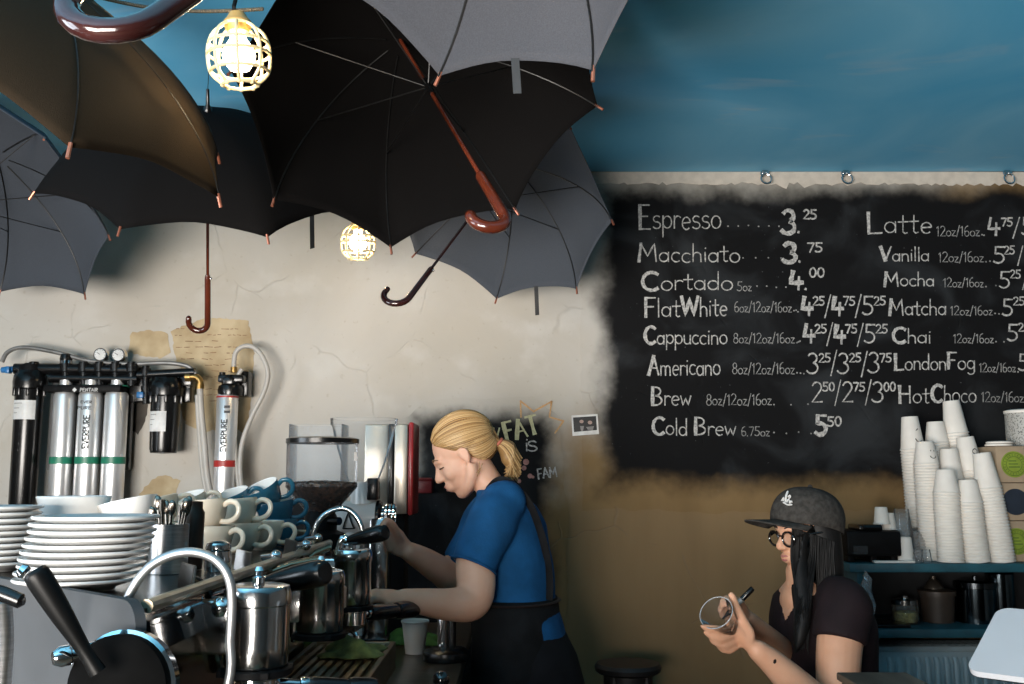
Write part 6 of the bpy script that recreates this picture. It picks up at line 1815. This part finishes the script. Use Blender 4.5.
# cap
CAPM = mat('charcoal_cap_wool', (.052, .048, .044), .95, 0, .18, 70, bump=.4, bscale=500, spec=.15)
cf = (hd.f + hd.u * .30).normalized(); cl = hd.l; cu = cf.cross(cl).normalized()
RC = Matrix((cf, cl, cu)).transposed(); cc = hd.p(-.014, 0, .040)
cr = (.113, .094, .092)
cp = MB(); NA, NB = 48, 16; vs = []; fs = []
for j in range(NB + 1):
    t = PI / 2 * (1 - j / NB) * .995; 
    for i in range(NA):
        a = 2 * PI * i / NA; r_ = math.cos(t) ** .80; z_ = math.sin(t) ** .95
        seam = 1 - .012 * max(0, 1 - abs(((a + .001) / (PI / 3) + .5) % 1 - .5) * 9) * math.cos(t)
        vs.append(cc + RC @ V((cr[0] * r_ * math.cos(a) * seam, cr[1] * r_ * math.sin(a) * seam, cr[2] * z_)))
for j in range(NB):
    for i in range(NA): fs.append((j * NA + i, j * NA + (i + 1) % NA, (j + 1) * NA + (i + 1) % NA, (j + 1) * NA + i))
# band below
b0 = NB * NA; n0 = len(vs)
for i in range(NA):
    a = 2 * PI * i / NA; vs.append(cc + RC @ V((cr[0] * .985 * math.cos(a), cr[1] * .985 * math.sin(a), -.020 - .012 * (math.cos(a) < 0) * abs(math.cos(a)))))
for i in range(NA): fs.append((b0 + i, b0 + (i + 1) % NA, n0 + (i + 1) % NA, n0 + i))
cpo = cp.add(vs, fs).build('cap', CAPM, aw, smooth=60); so = cpo.modifiers.new('t', 'SOLIDIFY'); so.thickness = .003; so.offset = -1
MB().ball(cc + RC @ V((0, 0, cr[2] + .001)), .008, 12).build('cap_button', CAPM, cpo)
vs = []; fs = []; N = 24; M_ = 8
for j in range(M_ + 1):
    for i in range(N + 1):
        a = (i / N - .5) * 2.2; e = j / M_
        x0 = cr[0] * .97 * math.cos(a); y0 = cr[1] * .97 * math.sin(a)
        ext = .100 * max(0, math.cos(a * 1.38)) ** .55
        vs.append(cc + RC @ V((x0 + ext * e, y0 * (1 + .06 * e), -.017 - .010 * (y0 / .09) ** 2 - .014 * e)))
for j in range(M_):
    for i in range(N): o = j * (N + 1) + i; fs.append((o, o + 1, o + N + 2, o + N + 1))
br = MB().add(vs, fs).build('brim', CAPM, cpo, smooth=180); so = br.modifiers.new('t', 'SOLIDIFY'); so.thickness = .004; so.offset = 0
# white stitched script on the cap front
mb = MB(); rnd = random.Random(3)
def on_cap(a, z):
    t = math.asin(min(1, max(0, z / cr[2]) ** (1 / .9))); r_ = math.cos(t) ** .62
    return cc + RC @ V(((cr[0] + .0022) * r_ * math.cos(a), (cr[1] + .0022) * r_ * math.sin(a), z))
for s_ in ([(.55, .030), (.50, .046), (.46, .058), (.44, .064), (.48, .060), (.53, .044), (.58, .034)], [(.60, .030), (.62, .040), (.67, .036), (.70, .028), (.72, .036), (.76, .032)], [(.48, .030), (.56, .027), (.66, .024), (.78, .026)], [(.58, .046), (.62, .052), (.66, .048), (.63, .042)], [(.40, .034), (.44, .044), (.47, .034)]):
    mb.tube([tuple(on_cap(a - .26, z + .004)) + (.0022,) for a, z in s_], .002, 6, k=3)
mb.build('white_stitching', mat('white_thread', (.72, .70, .68), .8), cpo)
# long black hair
HA = mat('black_hair', (.008, .007, .007), .55, 0, 0, 60, col2=(.004, .004, .004), spec=.25)
hr = MB()
hd.ball(hr, (-.030, 0, .03), (.088, .084, .080), 26)
loft(hr, [(hd.p(-.03, .0, .03), fa * .070, la * .086), (A_(816, 552), fa * .064, la * .086), (A_(817, 575), fa * .060, la * .088), (A_(820, 600), fa * .055, la * .080), (A_(828, 620), fa * .035, la * .06)], 26)
ctube(hr, chain([(804, 529, 2.862), (800, 542, 2.853), (799, 562, 2.847), (801, 588, 2.825), (803, 612, 2.80), (800, 636, 2.78), (796, 652, 2.775)], [.020, .022, .024, .027, .025, .019, .007]))
hr = blob(hr, .006, 4)
inv = hd.R.transposed()
for v in hr.v:      # keep face free
    q = inv @ (v - hd.c) / hd.sc
    if q.z > -.13 and q.x > .034 and abs(q.y) < .075:
        q.x = .034 - (q.x - .034) * .2; v[:] = hd.c + hd.R @ q * hd.sc
st = MB(); rnd = random.Random(12)
for i in range(240):
    s_ = rnd.uniform(-.02, 1); x0 = 793 + 42 * s_; Y0_ = 2.853 - .006 * math.sin(PI * max(0, s_)) + rnd.uniform(-.003, .005)
    to_front = s_ < .55
    x2 = (801 + rnd.uniform(-7, 8)) if to_front else x0 + rnd.uniform(-3, 6)
    y2 = rnd.uniform(610, 655) if to_front else rnd.uniform(590, 625)
    Y2_ = 2.775 if to_front else 2.86
    p = [A_(x0, 528 + 14 * s_, Y0_), A_(x0 - 1 + rnd.uniform(-1, 1), 560, Y0_ - .004), A_((x0 + x2) / 2, 592, (Y0_ + Y2_) / 2 - .012), A_(x2, y2, Y2_ - .006)]
    st.tube(smooth_path([tuple(q) + (r_,) for q, r_ in zip(p, (.0014, .0016, .0016, .0007))], 4), .001, 5, cap=False)
hr.add(st.v, st.f); hr.build('hair', HA, aw, smooth=180)
# wrist charm on its cord
c = P(773, 661, 2.505)
wb = MB().ball(c, (.010, .006, .010), 14).build('wrist_bead', mat('dark_bead', (.02, .014, .012), .3), aw)
MB().tube([tuple(P(x, y, Y)) for x, y, Y in ((773, 661, 2.503), (785, 671, 2.519), (800, 682, 2.535), (815, 690, 2.552))], .0014, 6, k=3).build('cord', mat('orange_cord', (.30, .10, .03), .7), wb)

# ================= what she holds
c0 = P(728, 627, 2.505); c1 = P(709, 605, 2.465)
ax = (c1 - c0); ln = ax.length * 1.0; ax.normalize(); tilt = V((0, -.42, 0)); ax = (ax + tilt * .55).normalized()
h_ = .072; rb = .026; rt = .0415
cupo = MB().lathe([(0, .0), (rb, 0), (rb + .001, .003), (rt, h_ - .003), (rt + .002, h_ - .001), (rt + .001, h_ + .001), (rt - .001, h_), (rb - .001, .005), (0, .004)], c0 - ax * .004, ax, 44).build('clear_cup', glass('thin_clear_cup', (.97, .97, .97), .015, .02), loc=c0)
tag(cupo, 'clear tumbler held tilted by the woman with the cap', 'cup')
MB().tube([c0 + ax * (h_ - .004) + (basis(ax)[0] * math.cos(t) + basis(ax)[1] * math.sin(t)) * (rt + .001) for t in [2 * PI * i / 48 for i in range(49)]], .0012, 8).build('rim', glass('cup_rim', (.9, .9, .9), .35), cupo)
a = P(722.5, 619, 2.58); b_ = P(753, 588, 2.56); d = (b_ - a).normalized(); L_ = (b_ - a).length
mk = thing('marker_pen', 'black marker pen held behind the clear tumbler', 'pen', a)
MB().lathe([(0, 0), (.002, .0), (.0032, .012), (.0062, .02), (.0066, L_ * .55), (.0066, L_ * .55)], a, d, 18).build('barrel', BLACKM, mk)
MB().lathe([(.0068, L_ * .50), (.0069, L_ * .51), (.0069, L_ * .64), (.0066, L_ * .65)], a, d, 18).build('grey_band', mat('grey_print_band', (.30, .29, .28), .4), mk)
MB().lathe([(.0072, L_ * .64), (.0074, L_ * .66), (.0072, L_ * .97), (.005, L_), (0, L_)], a, d, 18).build('pen_cap', BLACKP, mk)
# ---------------------------------------------------------------- order counter in the corner
zt = P(870, 672, 1.9).z
oc = thing('order_counter', 'dark order counter below the wooden box and white tablet', 'counter', (1.2, 1.5, 0))
MB().box((.5, .95, .93), (2.4, 1.98, .965), .004).build('worktop', WOODC, oc)
MB().box((.55, 1.0, 0), (2.35, 1.95, .93)).build('cabinet', MATS['dark_cabinet'], oc)
xa = P(836, 672, 1.9).x; xb = P(906, 672, 1.9).x
wb = thing('wooden_box', 'brown wooden box with flat top below the woman with the cap', 'box', ((xa + xb) / 2, 1.78, .966))
WB = mat('brown_box_wood', (.085, .060, .040), .5, 0, .25, 6, stretch=(6, 1, 1), bump=.15)
MB().box((xa + .006, 1.60, .966), (xb - .004, 1.89, zt - .014), .003).build('box_body', WB, wb)
MB().box((xa, 1.58, zt - .014), (xb, 1.90, zt), .003).build('box_top', WB, wb)
# tablet on its stand
BL = P(966, 673, 1.45); TL = P(999, 610, 1.55); e = TL - BL; r = V((e.y, -e.x, 0)).normalized(); hgt = e.length; e.normalize(); wd = .235
nn = r.cross(e).normalized()
if nn.y > 0: nn = -nn
rad = .018; pts = []
for cx, cy, a0 in ((wd - rad, hgt - rad, 0), (rad, hgt - rad, 90), (rad, rad, 180), (wd - rad, rad, 270)):
    for i in range(7):
        a = math.radians(a0 + 15 * i); pts.append(BL + r * (cx + rad * math.cos(a)) + e * (cy + rad * math.sin(a)))
tb = thing('tablet', 'white tablet seen from behind, leaning on its white stand', 'tablet', BL + r * .12 - V((0, 0, .12)))
TW = mat('white_tablet_shell', (.40, .41, .43), .4, 0, .03, 4)
MB().prism([p + nn * .005 for p in pts], nn * -.009).build('shell', TW, tb, smooth=30)
MB().prism([p + nn * -.0045 for p in pts], nn * -.001).build('screen', BLACKP, tb)
c = BL + r * .10 + e * hgt * .42
MB().tube([tuple(c + nn * .004) + (.022,), tuple(c + nn * .03 + V((0, 0, -.01))) + (.018,), tuple(c + nn * .045 + V((0, 0, -.07))) + (.016,), (c.x + nn.x * .045, c.y + nn.y * .045, .985, .018)], .018, 18, k=5, flat=.7).build('stand_arm', TW, tb)
MB().lathe([(0, 0), (.075, 0), (.075, .006), (.05, .012), (0, .014)], (c.x + nn.x * .045, c.y + nn.y * .045, .966), (0, 0, 1), 36).build('stand_foot', TW, tb)
# unseen bar added between the camera and the machine to block low window light
bf = thing('added_shade_bar', 'dark unseen bar added below the camera to shade the espresso machine', 'bar', (-1.3, .72, 0))
MB().box((-3.3, .6, 0.87), (.45, .92, 0.91), .006).build('shade_bar_top', WOODC, bf)
MB().box((-3.28, .66, 0), (.42, .90, 0.87)).build('shade_bar_panel', MATS['dark_cabinet'], bf)
# ---------------------------------------------------------------- camera and light
cam = bpy.data.objects.new('camera', bpy.data.cameras.new('camera')); COL.objects.link(cam)
cam.location = CAMP; cam.rotation_euler = (PI / 2 + PT, 0, 0)
cam.data.sensor_width = 36; cam.data.lens = F / 1024 * 36; cam.data.clip_start = .05
SC.camera = cam


def area(name, loc, to, sx, sy, watt, col):
    l = bpy.data.lights.new(name, 'AREA'); l.shape = 'RECTANGLE'; l.size = sx; l.size_y = sy; l.energy = watt; l.color = col
    o = bpy.data.objects.new(name, l); COL.objects.link(o); o.location = loc
    o.rotation_euler = (V(to) - V(loc)).to_track_quat('-Z', 'Y').to_euler()
    return o


area('daylight_side_window', (X0 - .25, (LW[0] + LW[1]) / 2, (LW[2] + LW[3]) / 2), (0, .9, 1.75), 2.0, 1.6, 110, (.82, .91, 1))
area('daylight_shop_window', ((FWN[0] + FWN[1]) / 2, Y0 - .25, (FWN[2] + FWN[3]) / 2), (.1, 2.2, 2.3), FWN[1] - FWN[0], FWN[3] - FWN[2], 470, (1, .94, .87))
w = bpy.data.worlds.new('world'); SC.world = w; w.use_nodes = True
w.node_tree.nodes['Background'].inputs[0].default_value = (.75, .86, 1, 1); w.node_tree.nodes['Background'].inputs[1].default_value = .6
for p in BULBS:
    l = bpy.data.lights.new('bulb_glow', 'POINT'); l.energy = p[1]; l.color = (1, .72, .40); l.shadow_soft_size = .036
    o = bpy.data.objects.new('bulb_glow', l); COL.objects.link(o); o.location = p[0]
SC.view_settings.view_transform = 'Standard'; SC.view_settings.look = 'None'; SC.view_settings.gamma = 1; SC.view_settings.use_curve_mapping = False
SC.view_settings.exposure = -.08
SC.cycles.max_bounces = 8; SC.cycles.transparent_max_bounces = 16; SC.cycles.caustics_reflective = False; SC.cycles.caustics_refractive = False
SC.cycles.use_denoising = True
SC.cycles.sample_clamp_indirect = 10
